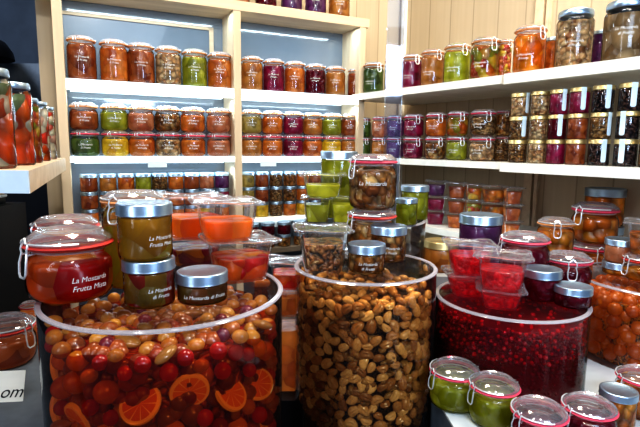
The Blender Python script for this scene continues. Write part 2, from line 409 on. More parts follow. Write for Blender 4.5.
def text_mesh(lines, size, lead, H, rad, zc, ang, shear=.28):
    """white lettering wrapped round a unit-radius jar"""
    bm = bmesh.new()
    for i, t in enumerate(lines):
        s = size[i] if isinstance(size, (list, tuple)) else size
        cu = bpy.data.curves.new('t', 'FONT'); cu.body = t; cu.size = s; cu.shear = shear; cu.align_x = 'CENTER'; cu.resolution_u = 2
        ob = bpy.data.objects.new('t', cu); COL.objects.link(ob)
        dg = bpy.context.evaluated_depsgraph_get(); dg.update()
        me = bpy.data.meshes.new_from_object(ob.evaluated_get(dg), depsgraph=dg)
        n0 = len(bm.verts); bm.from_mesh(me); bm.verts.ensure_lookup_table()
        for v in bm.verts[n0:]: v.co.y += -i*lead
        bpy.data.objects.remove(ob); bpy.data.meshes.remove(me)
    for v in bm.verts:
        a = -PI/2+ang+v.co.x/rad; z = zc+v.co.y
        v.co = Vector((rad*math.cos(a), rad*math.sin(a), z))
    me = bpy.data.meshes.new('lettering'); bm.to_mesh(me); bm.free(); me.materials.append(None) if len(me.materials) == 0 else None
    return me

KIND = {'clip': ('clip_top_jar', 'jar'), 'twist': ('screw_top_jar', 'jar'), 'tall': ('tall_pickle_jar', 'jar'), 'tub': ('plastic_tub', 'tub'), 'seal': ('sealed_jar', 'jar')}
def jar(kind, X, Y, z, r, h, fillmat, label, group=None, big=False, gasket=None, lid=None, fill=1.0, turn=0.0, text=None, tang=0.0, tz=.45, tsize=.22, simple=False, rz=None):
    H = round(h/r*5)/5; s = r
    zs = h/(H*r)                                         # tiny correction so the stack meets exactly
    face = -math.atan2(X, Y) if rz is None else rz
    nm, cat = KIND[kind]
    e = empty(nm, (X, Y, z), face, s); e.scale = (s, s, s*zs)
    tag(e, label, cat, group)
    fm = P[fillmat] if isinstance(fillmat, str) else fillmat
    def C(n, fn, *a): return cached((n, H, big)+a, lambda: fn(H, big, *a))
    if kind == 'clip':
        link('glass_body', C('cb', clip_body), M['glass'], e)
        link('preserve', C('cf', clip_fill, fill), fm, e)
        gl = link('glass_lid', C('cl', clip_lid), M['lidglass'] if big else M['necklid'], e)
        link('rubber_gasket', C('cg', clip_gasket), gasket or M['tangasket'], gl)
        w = link('wire_clasp', C('cw', clip_wire), M['wire'], e); w.rotation_euler = (0, 0, turn)
        tr = 1.006
    elif kind in ('twist', 'seal'):
        link('glass_body', C('tb', twist_body), M['glass'], e)
        link('preserve', C('tf', twist_fill, fill), fm, e)
        link('screw_lid', C('tl', twist_lid), lid or M['silver'], e)
        tr = .965
        if kind == 'seal':
            q = link('paper_seal', C('ss', seal_strip), M['paper'], e); q.rotation_euler = (0, 0, turn)
    elif kind == 'tall':
        link('glass_body', C('yb', tall_body), M['glass'], e)
        link('preserve', C('yf', tall_fill, fill), fm, e)
        link('screw_lid', C('yl', tall_lid), lid or M['silver'], e)
        tr = 1.006
    elif kind == 'tub':
        link('tub_wall', C('ub', tub_body), M['plastic'], e)
        link('preserve', C('uf', tub_fill, fill), fm, e)
        link('tub_lid', C('ul', tub_lid), M['film'], e)
        e.rotation_euler[2] = face+turn
        tr = .9
    if text:
        tm = cached(('txt', tuple(text), H, kind, tang, tz, tsize), lambda: text_mesh(text, tsize, tsize*1.15, H, tr, H*tz, tang))
        t = link('lettering', tm, M['print'], e)
    return e

# ------------------------------------------------------------------ setting
S2W = 1.705; S2, S3, S4, S5 = 1.694, 1.46, 1.235, 1.13      # shelf levels shared by the lit unit and the wall shelves
TOPB = 1.957; LEDGEZ = 1.05
def box_obj(name, mat, x0, x1, y0, y1, z0, z1, parent=None, bev=0, frame=None):
    bm = bmesh.new()
    if frame: ox, oy, rz = frame
    else: ox, oy, rz = (x0+x1)/2, (y0+y1)/2, 0
    if not frame:
        cx, cy, cz = ox, oy, z0
        boxm(bm, x0-cx, x1-cx, y0-cy, y1-cy, 0, z1-z0, bev)
        o = link(name, finish(name, bm, False), mat, parent); o.location = (cx, cy, cz)
    else:                                            # x,y measured in the turned frame
        cx, cy = (x0+x1)/2, (y0+y1)/2
        boxm(bm, x0-cx, x1-cx, y0-cy, y1-cy, 0, z1-z0, bev)
        o = link(name, finish(name, bm, False), mat, parent)
        p = Vector((ox, oy))+Vector((math.cos(rz), math.sin(rz)))*cx+Vector((-math.sin(rz), math.cos(rz)))*cy
        if parent is None: o.location = (p.x, p.y, z0); o.rotation_euler = (0, 0, rz)
        else: o.location = (cx, cy, z0)
    return o
FR = (O.x, O.y, ROTU); FW = (O.x, O.y, ROTW)                               # frame: x = u, y = -v
UW = .33; VB = -.15
u0 = u_for(51, 0, 1.9); um = u_for(238, 0, 1.6); ue = u_for(361, 0, 1.7)
PW = .021
struct(box_obj('floor', M['floor'], -3.5, 3.0, -.6, 4.2, -.02, 0))
struct(box_obj('ceiling', M['dark'], -3.5, 3.0, -.6, 4.2, 3.0, 3.05))
struct(box_obj('wall_back', M['wallbeige'], u0-.05, UW+.05, -VB+.02, -VB+.06, 0, 3.0, frame=FR))
o = struct(box_obj('wall_right', M['wallbeige'], -1.7, .35, 0, .05, 0, 3.0))
# right wall: its own X runs along v
c = Vector(wuv(UW+.027, .60)); o.location = (c.x, c.y, 0); o.rotation_euler = (0, 0, math.atan2(V2.y, V2.x))
struct(box_obj('wall_left', M['dark'], -3.3, 0.2, 3.4, 3.45, 0, 3.0))
struct(box_obj('wall_far_left', M['dark'], -2.6, -2.55, -.4, 3.4, 0, 3.0))
# pale vertical trims where the wall panels meet
for k, (px, ww) in enumerate(((529, .03), (537, .012), (400, .02))):
    vv = v_for(px, UW, 1.35)
    t = struct(box_obj('trim_%d' % (k+1), M['beige'] if k < 2 else M['whiteboard'], UW-.012, UW+.002, -vv-ww/2, -vv+ww/2, LEDGEZ, 2.9, frame=FW))

# lit shelving unit: one piece of joinery with boards, posts, back and light strips
unit = empty('shelving_unit', (O.x, O.y, 0), ROTU)
tag(unit, 'beige wooden shelving unit with glowing light strips and a slate blue back', 'shelving unit')
def ub(name, mat, a, b, y0, y1, z0, z1, bev=0): return box_obj(name, mat, a, b, y0, y1, z0, z1, unit, bev, FR)
D = -VB
for a in (u0, um-PW*.6, ue-.01): ub('post', M['post'], a, a+PW*1.25, 0, D, 0, TOPB, .001)
ub('post', M['post'], u0-.2, u0-.17, .02, D, 0, TOPB)
ub('top_board', M['beige'], u0-.32, ue+.03, -.002, D, TOPB, TOPB+.032, .001)
bays = ((u0+PW*1.25, um-PW*.6), (um+PW*.65, ue-.01))
for a, b in bays:
    ub('back_panel', M['backpanel'], a, b, D-.008, D, S3-.02, TOPB)
    ub('back_panel', M['backpanel'], a, b, D-.008, D, S5-.3, S3-.022)
    for z, mt, th in ((S2, 'led', .030), (S3, 'led', .017), (S4, 'leddim', .012)):
        if z == S4 and a < um-.1: continue
        ub('shelf_board', M['litshelf'] if z != S4 else M['whiteboard'], a, b, .008, D-.009, z-.018, z)
        sx = ub('light_strip', M[mt], a+.001, b-.001, .0, .007, z-th, z+.002 if z != S4 else z-.002)
        ub('light_strip', M[mt], a+.01, b-.01, D-.03, D-.012, z-.024, z-.019)
    ub('shelf_board', M['whiteboard'], a, b, .008, D-.009, S4-.018, S4) if a < um-.1 else None
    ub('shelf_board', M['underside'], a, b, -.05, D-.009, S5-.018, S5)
ub('frame_strip', M['beige'], bays[0][0], bays[0][1]-.045, D-.014, D-.009, TOPB-.045, TOPB-.035)
ub('frame_strip', M['beige'], bays[0][1]-.05, bays[0][1]-.035, D-.014, D-.009, S2+.01, TOPB-.035)
# paper price tags clipped under the strips
for px, z, dy in ((157, S3, -.026), (268, S3, -.026), (270, S4, -.018)):
    uu = u_for(px, 0, z)
    tg = box_obj('price_tag', M['paper'], uu-.03, uu+.03, -.006, -.003, z-.034, z-.014, frame=FR)
    tag(tg, 'blank white price tag clipped under the %s' % {157: 'glowing shelf behind the stacked silver-lidded jars', 268: 'glowing shelf just past the middle post', 270: 'lowest lit shelf, above the dark jars'}[px], 'price tag', 'price tags on the lit unit')

# wall shelves
def wall_shelf(z, pa, pb, uf, th, label):
    va, vb = v_for(pa, uf, z), v_for(pb, uf, z)
    s = box_obj('wall_shelf', M['whiteboard'], uf, UW, -vb, -va, z-th, z, frame=FW)
    return tag(s, label, 'shelf', 'wall shelves')
wall_shelf(S2W, 352, 502, .0, .024, 'long pale wall shelf holding green, magenta and orange clip-top jars')
wall_shelf(S2W, 504, 690, -.012, .028, 'pale wall shelf carrying the two large screw-lid jars')
wall_shelf(S3, 366, 502, .0, .02, 'pale wall shelf under the double row of red-gasket jars')
wall_shelf(S3, 500, 690, -.012, .026, 'pale wall shelf under the jars with white paper seals')
wall_shelf(S4, 395, 520, .0, .02, 'white low wall shelf under the stacked purple and orange tubs')

# left shelf (deep board running toward the viewer)
def prism(name, mat, pts, z0, z1, parent=None):
    bm = bmesh.new(); cx = sum(p[0] for p in pts)/len(pts); cy = sum(p[1] for p in pts)/len(pts)
    lo = [bm.verts.new((p[0]-cx, p[1]-cy, 0)) for p in pts]; hi = [bm.verts.new((p[0]-cx, p[1]-cy, z1-z0)) for p in pts]
    bm.faces.new(lo[::-1]); bm.faces.new(hi)
    for i in range(len(pts)): j = (i+1) % len(pts); bm.faces.new((lo[i], lo[j], hi[j], hi[i]))
    o = link(name, finish(name, bm, False), mat, parent); o.location = (cx, cy, z0); return o
a = at(29, 170.5, S3); b = at(68, 157, S3); bb = (b[0], min(b[1], 1.40)); 
b = (a[0]+(b[0]-a[0])*(1.40-a[1])/(b[1]-a[1]), 1.40)
e = empty('side_shelf', (a[0], a[1], S3-.034)); tag(e, 'thick pale side shelf holding tall jars of mixed pickled vegetables', 'shelf')
q = prism('board', M['beige'], [a, b, (b[0]-.5, b[1]), (a[0]-.5, a[1])], S3-.034, S3); q.parent = e; q.location = (q.location.x-a[0], q.location.y-a[1], 0)
q = box_obj('front_edge', M['bluewhite'], a[0]-.5, a[0], a[1]-.004, a[1]-.0005, S3-.034, S3); q.parent = e; q.location = (q.location.x-a[0], q.location.y-a[1], 0)

# dark things beyond the side shelf
pn = box_obj('display_board', M['greyboard'], -1.9, -1.28, 2.3, 2.34, 1.60, 1.86)
tag(pn, 'blue-grey board in the dark corner beyond the side shelf', 'board')
pn2 = box_obj('dark_cupboard', M['black'], -1.9, -1.0, 2.2, 2.6, 0, 1.60)
tag(pn2, 'black cupboard in the dark corner under the grey board', 'cupboard')
lp = empty('pendant_lamp', (-1.50, 2.15, 1.86)); tag(lp, 'dark domed pendant lamp hanging above the grey board', 'lamp')
bm = bmesh.new(); lathe(bm, [(.17, 0), (.165, .03), (.14, .07), (.09, .10), (.03, .115), (0, .117)], 32); link('lamp_shade', finish('shade', bm), M['black'], lp)
bm = bmesh.new(); tube(bm, [(0, 0, .115), (0, 0, 1.1)], .006, 8); link('cord', finish('cord', bm), M['darkmetal'], lp)
rk = empty('steel_tray', (-1.06, 1.28, 1.33), .05); tag(rk, 'dark steel tray in the shadow below the side shelf', 'tray')
link('tray_body', finish('tray', (lambda b_: (boxm(b_, -.17, .17, -.1, .1, 0, .02, .004), b_)[1])(bmesh.new())), M['darkmetal'], rk)
bm = bmesh.new(); tube(bm, [(-.17, -.1, .022), (.17, -.1, .022), (.17, .1, .022), (-.17, .1, .022)], .004, 6, True); link('tray_rim', finish('tray_rim', bm), M['wire'], rk)
stt = box_obj('tray_cabinet', M['black'], -1.30, -.86, 1.14, 1.42, 0, 1.33); tag(stt, 'low black cabinet carrying the dark steel tray', 'cabinet')

# display floor, ledges, riser
LEDGE = 1.05
tb = box_obj('display_table', M['black'], -.425, .19, .5, 1.40, 0, .83); tag(tb, 'black display table under the tall fruit cylinders', 'table')
l1 = at(430, 394, LEDGE); l2 = at(463, 430, LEDGE)
dx, dy = (l2[0]-l1[0]), (l2[1]-l1[1])
pA = (l1[0]-dx*1.2+.012, l1[1]-dy*1.2); pB = (l2[0]+dx*3+.012, l2[1]+dy*3)
ld = empty('corner_ledge', (pA[0], pA[1], 0)); tag(ld, 'white corner ledge with grey edge carrying the berry cylinder and squat jars', 'ledge')
far = at(660, 300, LEDGE)
w1 = wuv(UW-.012, 1.28); w2 = wuv(UW-.012, .35)

pts = [(.212, .865), (l2[0]-.012, l2[1]), (pB[0]-.02, pB[1]), (w1[0], pB[1]), w1, w2, (.275, w2[1]), (.275, 1.0), (.2345, .955)]
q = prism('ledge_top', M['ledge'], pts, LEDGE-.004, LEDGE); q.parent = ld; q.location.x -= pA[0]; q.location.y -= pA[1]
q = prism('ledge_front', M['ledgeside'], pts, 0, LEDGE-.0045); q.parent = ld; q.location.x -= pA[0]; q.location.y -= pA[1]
# left ledge with a handwritten card
lw = prism('low_ledge', M['greyboard'], [(-.95, .45), (-.43, .45), (-.43, 1.1), (-.95, 1.1)], 0, 1.03); tag(lw, 'dark grey low ledge beside the large fruit cylinder', 'ledge')

def cyl(X, Y, R, z0, z1, label, rimtop=None):
    e = empty('acrylic_cylinder', (X, Y, z0)); tag(e, label, 'display cylinder', None)
    h = z1-z0; bm = bmesh.new(); lathe(bm, [(R-.004, .004), (R, 0), (R, h-.004)], 96); link('cylinder_wall', finish('cylinder_wall', bm), M['acrylic'], e)
    bm = bmesh.new(); lathe(bm, [(R-.003, h-.0045), (R+.001, h-.004), (R+.0018, h-.002), (R, h), (R-.0055, h), (R-.0065, h-.002), (R-.003, h-.0045)], 96); link('rim', finish('rim', bm), M['rim'], e)
    bm = bmesh.new(); lathe(bm, [(0, h-.0006), (R-.007, h-.0006)], 64); link('lid_disc', finish('lid_disc', bm), M['acryliclid'], e)
    return e
def unitsphere(seg=14, ring=9):
    bm = bmesh.new(); bmesh.ops.create_uvsphere(bm, u_segments=seg, v_segments=ring, radius=1); return finish('sphere', bm)
SPH = unitsphere(18, 12); SPHS = unitsphere(10, 7)
def slice_mesh():
    bm = bmesh.new(); lathe(bm, [(0, -.13), (.86, -.14), (.97, -.1), (1, 0), (.97, .1), (.86, .14), (0, .13)], 28)
    for v in bm.verts: v.co.z += .10*v.co.x*v.co.x-.06*v.co.y
    me = finish('slice', bm); me.materials.append(None)
    return me
def slice_mat():
    mt, nt, out = newmat('citrus_slice')
    tc = N(nt, 'ShaderNodeTexCoord'); sp = N(nt, 'ShaderNodeSeparateXYZ'); L(nt, tc.outputs['Object'], sp.inputs[0])
    an = N(nt, 'ShaderNodeMath', operation='ARCTAN2'); L(nt, sp.outputs[1], an.inputs[0]); L(nt, sp.outputs[0], an.inputs[1])
    ml = N(nt, 'ShaderNodeMath', operation='MULTIPLY'); L(nt, an.outputs[0], ml.inputs[0]); ml.inputs[1].default_value = 10/(2*PI)
    fr = N(nt, 'ShaderNodeMath', operation='FRACT'); L(nt, ml.outputs[0], fr.inputs[0])
    pp = N(nt, 'ShaderNodeMath', operation='PINGPONG'); L(nt, fr.outputs[0], pp.inputs[0]); pp.inputs[1].default_value = .5
    ln = N(nt, 'ShaderNodeVectorMath', operation='LENGTH'); L(nt, tc.outputs['Object'], ln.inputs[0])
    g1 = N(nt, 'ShaderNodeMath', operation='LESS_THAN'); L(nt, pp.outputs[0], g1.inputs[0]); g1.inputs[1].default_value = .06
    g2 = N(nt, 'ShaderNodeMath', operation='GREATER_THAN'); L(nt, ln.outputs['Value'], g2.inputs[0]); g2.inputs[1].default_value = .84
    mxx = N(nt, 'ShaderNodeMath', operation='MAXIMUM'); L(nt, g1.outputs[0], mxx.inputs[0]); L(nt, g2.outputs[0], mxx.inputs[1])
    oi = N(nt, 'ShaderNodeObjectInfo'); fl = N(nt, 'ShaderNodeMix', data_type='RGBA'); L(nt, oi.outputs['Random'], fl.inputs['Factor']); fl.inputs[6].default_value = (.85, .28, .02, 1); fl.inputs[7].default_value = (.66, .14, .01, 1)
    mx = N(nt, 'ShaderNodeMix', data_type='RGBA'); L(nt, mxx.outputs[0], mx.inputs['Factor']); L(nt, fl.outputs[2], mx.inputs[6]); mx.inputs[7].default_value = (.90, .55, .14, 1)
    p = N(nt, 'ShaderNodeBsdfPrincipled', Roughness=.2); p.inputs['Coat Weight'].default_value = .6
    L(nt, mx.outputs[2], p.inputs['Base Color']); L(nt, mx.outputs[2], p.inputs['Emission Color']); p.inputs['Emission Strength'].default_value = .12  # slice glows a little in place of light coming through it
    L(nt, p.outputs[0], out.inputs[0]); return mt
M['slice'] = slice_mat(); SLI = slice_mesh(); SLI.materials.pop() if len(SLI.materials) > 1 else None
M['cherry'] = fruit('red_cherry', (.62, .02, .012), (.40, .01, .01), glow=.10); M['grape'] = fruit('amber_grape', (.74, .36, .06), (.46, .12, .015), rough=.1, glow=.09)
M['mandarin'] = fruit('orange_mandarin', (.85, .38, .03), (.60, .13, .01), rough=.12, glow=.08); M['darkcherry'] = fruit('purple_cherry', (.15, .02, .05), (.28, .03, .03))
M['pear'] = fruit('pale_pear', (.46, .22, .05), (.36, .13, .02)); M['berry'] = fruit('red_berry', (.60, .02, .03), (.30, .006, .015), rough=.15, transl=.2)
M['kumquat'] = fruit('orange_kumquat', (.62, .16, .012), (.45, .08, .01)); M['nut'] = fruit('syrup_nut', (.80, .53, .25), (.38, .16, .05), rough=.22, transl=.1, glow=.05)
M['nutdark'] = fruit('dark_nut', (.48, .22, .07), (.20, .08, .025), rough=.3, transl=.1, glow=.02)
M['redmass'] = preserve('red_syrup_fruit_mass', ((.50, .07, .008), (.62, .12, .01), (.34, .015, .006)), scale=20, edge=.5, transl=.1, glow=.06)
M['nutmass'] = preserve('packed_nut_mass', ((.26, .10, .03), (.50, .28, .10), (.12, .045, .015), (.40, .18, .05)), scale=62, edge=.8, transl=.05, glow=.02, bump=1)
M['berrymass'] = preserve('packed_berry_mass', ((.17, .004, .010), (.24, .008, .014), (.10, .003, .008)), scale=80, edge=.35, transl=.1, glow=.05, bump=.2)
M['kumqmass'] = preserve('packed_kumquat_mass', ((.62, .17, .012), (.72, .26, .02), (.48, .09, .008)), scale=34, edge=.6, transl=.1, glow=.05)
def syrup(name, c): return thin_glass(name, tint=c, blend=.12, rough=.05, refl=.5)

def mass(name, X, Y, R, z0, z1, mat, label, bump=.0):
    bm = bmesh.new(); h = z1-z0; n = 24
    lathe(bm, [(0, 0), (R, 0)]+[(R, h*i/n) for i in range(1, n)]+[(R*.99, h-.002), (R*.6, h), (0, h)], 72)
    for v in bm.verts:
        d = v.co.xy.length
        if d > 1e-4:
            k = 1+bump*math.sin(v.co.z*160+5*math.atan2(v.co.y, v.co.x)*3)*math.cos(v.co.z*90+11*math.atan2(v.co.y, v.co.x))
            v.co.x *= k; v.co.y *= k
    o = link(name, finish(name, bm), mat); o.location = (X, Y, z0); tag(o, label, name.split('_')[-1], None, 'stuff'); return o
def scatter(X, Y, R, z0, z1, n, dmin, arc=1.75, tries=6000, top=None, taken=None):
    """spots on the side of a cylinder that faces the viewer"""
    f0 = math.atan2(-Y, -X); out = taken if taken is not None else []; res = []
    for _ in range(tries):
        if len(res) >= n: break
        a_ = f0+random.uniform(-arc, arc); z = random.uniform(z0, z1); rr = R-random.random()*.003
        p = Vector((X+rr*math.cos(a_), Y+rr*math.sin(a_), z))
        if all((p-q[0]).length > (dmin+q[1])*.5 for q in out): out.append((p, dmin)); res.append((p, a_))
    return res
def scatter_top(X, Y, R, z, n, dmin, taken=None, tries=4000):
    out = taken if taken is not None else []; res = []
    for _ in range(tries):
        if len(res) >= n: break
        a_ = random.uniform(0, 2*PI); rr = R*math.sqrt(random.random())
        p = Vector((X+rr*math.cos(a_), Y+rr*math.sin(a_), z-random.random()*.004))
        if all((p-q[0]).length > (dmin+q[1])*.5 for q in out): out.append((p, dmin)); res.append((p, a_))
    return res

# ---- large cylinder of mixed fruit
LX, LY, LR, LZ = -.2393, .7479, .1802, 1.275
cyl(LX, LY, LR, .83, LZ, 'widest clear cylinder, filled with orange slices and cherries in amber syrup')
o = bmesh.new(); lathe(o, [(0, .0), (LR-.004, 0), (LR-.004, 1.228-.834), (0, 1.228-.834)], 96)
sy = link('fruit_syrup', finish('syrup', o), syrup('amber_syrup', (.82, .40, .15))); sy.location = (LX, LY, .834); tag(sy, 'reddish amber syrup filling the widest fruit cylinder', 'syrup', None, 'stuff')
mass('fruit_mass', LX, LY, LR-.034, .836, 1.228, M['redmass'], 'dark red mass of fruit deep inside the widest cylinder', .02)
tk = []
def put(name, me, mat, p, s, rot, label, cat, group):
    o = link(name, me, mat); o.location = p; o.scale = s; o.rotation_euler = rot; tag(o, label, cat, group); return o
def rr3(): return (random.uniform(0, 6.28), random.uniform(0, 6.28), random.uniform(0, 6.28))
for p, a_ in scatter(LX, LY, LR-.024, 1.01, 1.20, 13, .054, 1.6, taken=tk):
    put('orange_slice', SLI, M['slice'], p-Vector((math.cos(a_), math.sin(a_), 0))*.002, (random.uniform(.026, .031),)*3, (PI/2+random.uniform(-.8, .5), random.uniform(-.3, .3), a_+PI/2+random.uniform(-.6, .6)), 'orange slice pressed against the wall of the widest cylinder', 'fruit', 'orange slices in the widest cylinder')
for p, a_ in scatter(LX, LY, LR-.022, 1.01, 1.225, 24, .034, 1.6, taken=tk):
    s = random.uniform(.014, .0175); put('candied_mandarin', SPH, M['mandarin'], p, (s, s, s*.9), (random.uniform(-.5, .5), random.uniform(-.5, .5), 0), 'whole candied mandarin in the syrup of the widest cylinder', 'fruit', 'candied mandarins in the widest cylinder')
for p, a_ in scatter(LX, LY, LR-.018, 1.01, 1.228, 34, .024, 1.6, taken=tk):
    s = random.uniform(.0095, .0125); put('candied_cherry', SPH, M['cherry'], p, (s,)*3, rr3(), 'round red candied cherry in the widest cylinder', 'fruit', 'red cherries in the widest cylinder')
for p, a_ in scatter(LX, LY, LR-.016, 1.01, 1.238, 105, .0225, 1.6, taken=tk)+scatter_top(LX, LY, LR-.02, 1.234, 70, .023, tk):
    s = random.uniform(.009, .0125); k = random.random()
    if k < .12: put('dark_cherry', SPH, M['darkcherry'], p, (s,)*3, rr3(), 'dark purple cherry near the top of the widest cylinder', 'fruit', 'dark cherries in the widest cylinder')
    elif k < .3: put('pear_piece', SPH, M['pear'], p, (s*1.6, s, s*.6), (random.uniform(-.4, .4), random.uniform(-.4, .4), random.uniform(0, 6)), 'flat pale piece of candied pear in the widest cylinder', 'fruit', 'pear pieces in the widest cylinder')
    else: put('amber_grape', SPH, M['grape'], p, (s*1.15, s, s*.9), (random.uniform(-.6, .6), random.uniform(-.6, .6), random.uniform(0, 6)), 'glossy amber grape near the top of the widest cylinder', 'fruit', 'amber grapes in the widest cylinder')

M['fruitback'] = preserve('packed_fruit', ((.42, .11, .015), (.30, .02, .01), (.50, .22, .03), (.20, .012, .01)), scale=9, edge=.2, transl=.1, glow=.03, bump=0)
BACKL = (LX, LY, LR)
# ---- cylinder of nuts
NX, NY, NR, NZ = .0881, .9238, .1351, 1.275
cyl(NX, NY, NR, .83, NZ, 'clear cylinder packed with brown and cream nuts, in the middle of the display')
mass('nut_mass', NX, NY, NR-.022, .834, 1.226, M['nutmass'], 'packed brown nuts filling the middle cylinder behind the front ones', .02)
def nut_mesh(k):
    rnd = random.Random(k); bm = bmesh.new(); bmesh.ops.create_uvsphere(bm, u_segments=14, v_segments=9, radius=1)
    for v in bm.verts:
        x, y, z = v.co
        g = math.exp(-(y*y)/.02)*(.18 if z > 0 else .05)
        z2 = z*(.55-g); y2 = y*.68*(1+.18*x)+.28*x*x*(1 if k != 1 else .3); v.co = Vector((x*(1+.05*rnd.random()), y2-.08, z2))
    return finish('nut', bm)
NUTS = [nut_mesh(i) for i in range(3)]
tk = []; cnt = 0
for p, a_ in scatter(NX, NY, NR-.0115, 1.012, 1.231, 235, .0150, 1.62, 40000, taken=tk)+scatter_top(NX, NY, NR-.016, 1.234, 62, .019, tk):
    s = random.uniform(.0095, .0140); cnt += 1; pale = random.random() < .66
    top_ = p.z > 1.2295 and (Vector((p.x-NX, p.y-NY)).length < NR-.02)
    rot = (random.uniform(-.5, .5), random.uniform(-.4, .4), random.uniform(0, 6.28)) if top_ else None
    o = link('whole_nut', NUTS[cnt % 3], M['nut'] if pale else M['nutdark']); o.location = p; o.scale = (s,)*3
    if rot: o.rotation_euler = rot
    else:
        R1 = Matrix.Rotation(a_+PI/2, 3, 'Z') @ Matrix.Rotation(PI/2+random.uniform(-.35, .35), 3, 'X') @ Matrix.Rotation(random.uniform(0, 6.28), 3, 'Z')
        o.rotation_euler = R1.to_euler()
    if pale: tag(o, 'cream to tan glossy nut pressed against the middle cylinder wall', 'nut', 'pale nuts in the middle cylinder')
    else: tag(o, 'dark brown syrup-soaked nut among the pale ones in the middle cylinder', 'nut', 'dark nuts in the middle cylinder')

bm = bmesh.new(); lathe(bm, [(0, .0), (NR-.0042, 0), (NR-.0042, 1.240-.834), (0, 1.240-.834)], 96)
sy = link('nut_syrup', finish('syrup', bm), syrup('brown_syrup', (1, .84, .58))); sy.location = (NX, NY, .834); tag(sy, 'clear brownish syrup around the nuts in the middle cylinder', 'syrup', None, 'stuff')
def layer(name, mesh, mat, X, Y, R, z0, z1, n, smin, smax, label, top=None, arc=1.8, fl=1.0):
    """one mass of many more pieces lying behind the ones that can be counted"""
    bm = bmesh.new(); f0 = math.atan2(-Y, -X)
    for i in range(n):
        s = random.uniform(smin, smax)
        if top and random.random() < .25:
            a_ = random.uniform(0, 2*PI); rr = R*math.sqrt(random.random()); z = top
        else: a_ = f0+random.uniform(-arc, arc); rr = R-random.random()*.004; z = random.uniform(z0, z1)
        Mx = Matrix.Translation((rr*math.cos(a_), rr*math.sin(a_), z-z0)) @ Matrix.Rotation(random.uniform(0, 6.28), 4, 'Z') @ Matrix.Rotation(random.uniform(-1.5, 1.5), 4, 'X') @ Matrix.Scale(s, 4)
        n0 = len(bm.verts); bm.from_mesh(mesh); bm.verts.ensure_lookup_table()
        for v in bm.verts[n0:]: v.co = Mx @ v.co
    me = bpy.data.meshes.new(name); bm.to_mesh(me); bm.free(); me.materials.clear(); me.materials.append(None)
    for p in me.polygons: p.use_smooth = True
    o = link(name, me, mat); o.location = (X, Y, z0); return tag(o, label, 'nuts' if 'nut' in name else 'fruit', None, 'stuff')
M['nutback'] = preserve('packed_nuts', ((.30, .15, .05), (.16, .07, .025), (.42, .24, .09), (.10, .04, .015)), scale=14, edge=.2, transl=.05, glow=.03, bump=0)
layer('packed_nuts', NUTS[0], M['nutback'], NX, NY, NR-.018, .99, 1.222, 420, .010, .0135, 'more brown nuts packed behind the front ones in the middle cylinder', 1.226)
layer('packed_fruit', SPHS, M['fruitback'], LX, LY, LR-.032, 1.0, 1.222, 420, .009, .016, 'more amber and red fruit packed deeper in the widest cylinder', 1.225)
# ---- cylinder of berries
BX, BY, BR, BZ = .3771, .9381, .1423, 1.21
cyl(BX, BY, BR, LEDGE, BZ, 'low clear cylinder of dark red berries standing on the white ledge')
mass('berry_mass', BX, BY, BR-.009, LEDGE+.004, 1.188, M['berrymass'], 'deep red mass of berries in the low cylinder', .004)
tk = []
bs = scatter(BX, BY, BR-.0065, 1.130, 1.190, 200, .0072, 1.5, 20000, taken=tk)+scatter_top(BX, BY, BR-.01, 1.190, 100, .009, tk)
for p, a_ in bs:
    s = random.uniform(.0032, .0044); put('red_berry', SPHS, M['berry'], p, (s,)*3, (0, 0, 0), 'tiny shiny red berry near the top of the low cylinder', 'berry', 'berries in the low cylinder')
bm = bmesh.new()
f0 = math.atan2(-BY, -BX)
for _ in range(900):
    a_ = f0+random.uniform(-1.7, 1.7); s = random.uniform(.0028, .004); z = LEDGE+.008+random.random()**.5*(1.186-LEDGE-.008); r_ = BR-.0075
    bmesh.ops.create_icosphere(bm, subdivisions=1, radius=s, matrix=Matrix.Translation((r_*math.cos(a_), r_*math.sin(a_), z-LEDGE)))
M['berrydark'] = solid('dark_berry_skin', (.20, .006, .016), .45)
o = link('small_berries', finish('small_berries', bm), M['berrydark']); o.location = (BX, BY, LEDGE); tag(o, 'countless small dark red berries lining the low cylinder', 'berries', None, 'stuff')

bm = bmesh.new(); lathe(bm, [(0, .0), (BR-.0042, 0), (BR-.0042, 1.196-LEDGE-.006), (0, 1.196-LEDGE-.006)], 96)
sy = link('berry_syrup', finish('syrup', bm), syrup('crimson_syrup', (.92, .25, .38))); sy.location = (BX, BY, LEDGE+.005); tag(sy, 'crimson syrup around the berries in the low cylinder', 'syrup', None, 'stuff')
# ---- cylinder of kumquats at the side wall
KX, KY, KR, KZ = .738, 1.050, .157, 1.22
cyl(KX, KY, KR, LEDGE, KZ, 'low clear cylinder of orange kumquats behind the berry cylinder')
mass('kumquat_mass', KX, KY, KR-.02, LEDGE+.004, 1.185, M['kumqmass'], 'packed orange kumquats in the middle of the side cylinder', .01)
tk = []
for p, a_ in scatter(KX, KY, KR-.0135, LEDGE+.018, 1.19, 80, .0235, 1.9, 20000, taken=tk)+scatter_top(KX, KY, KR-.018, 1.187, 60, .024, tk):
    s = random.uniform(.0125, .0150); put('orange_kumquat', SPH, M['kumquat'], p, (s, s, s*.95), rr3(), 'glossy orange kumquat in the side cylinder', 'fruit', 'kumquats in the side cylinder')

layer('packed_kumquats', SPHS, M['kumquat'], KX, KY, KR-.024, LEDGE+.015, 1.18, 170, .012, .0145, 'more orange kumquats packed deeper in the side cylinder', 1.176)
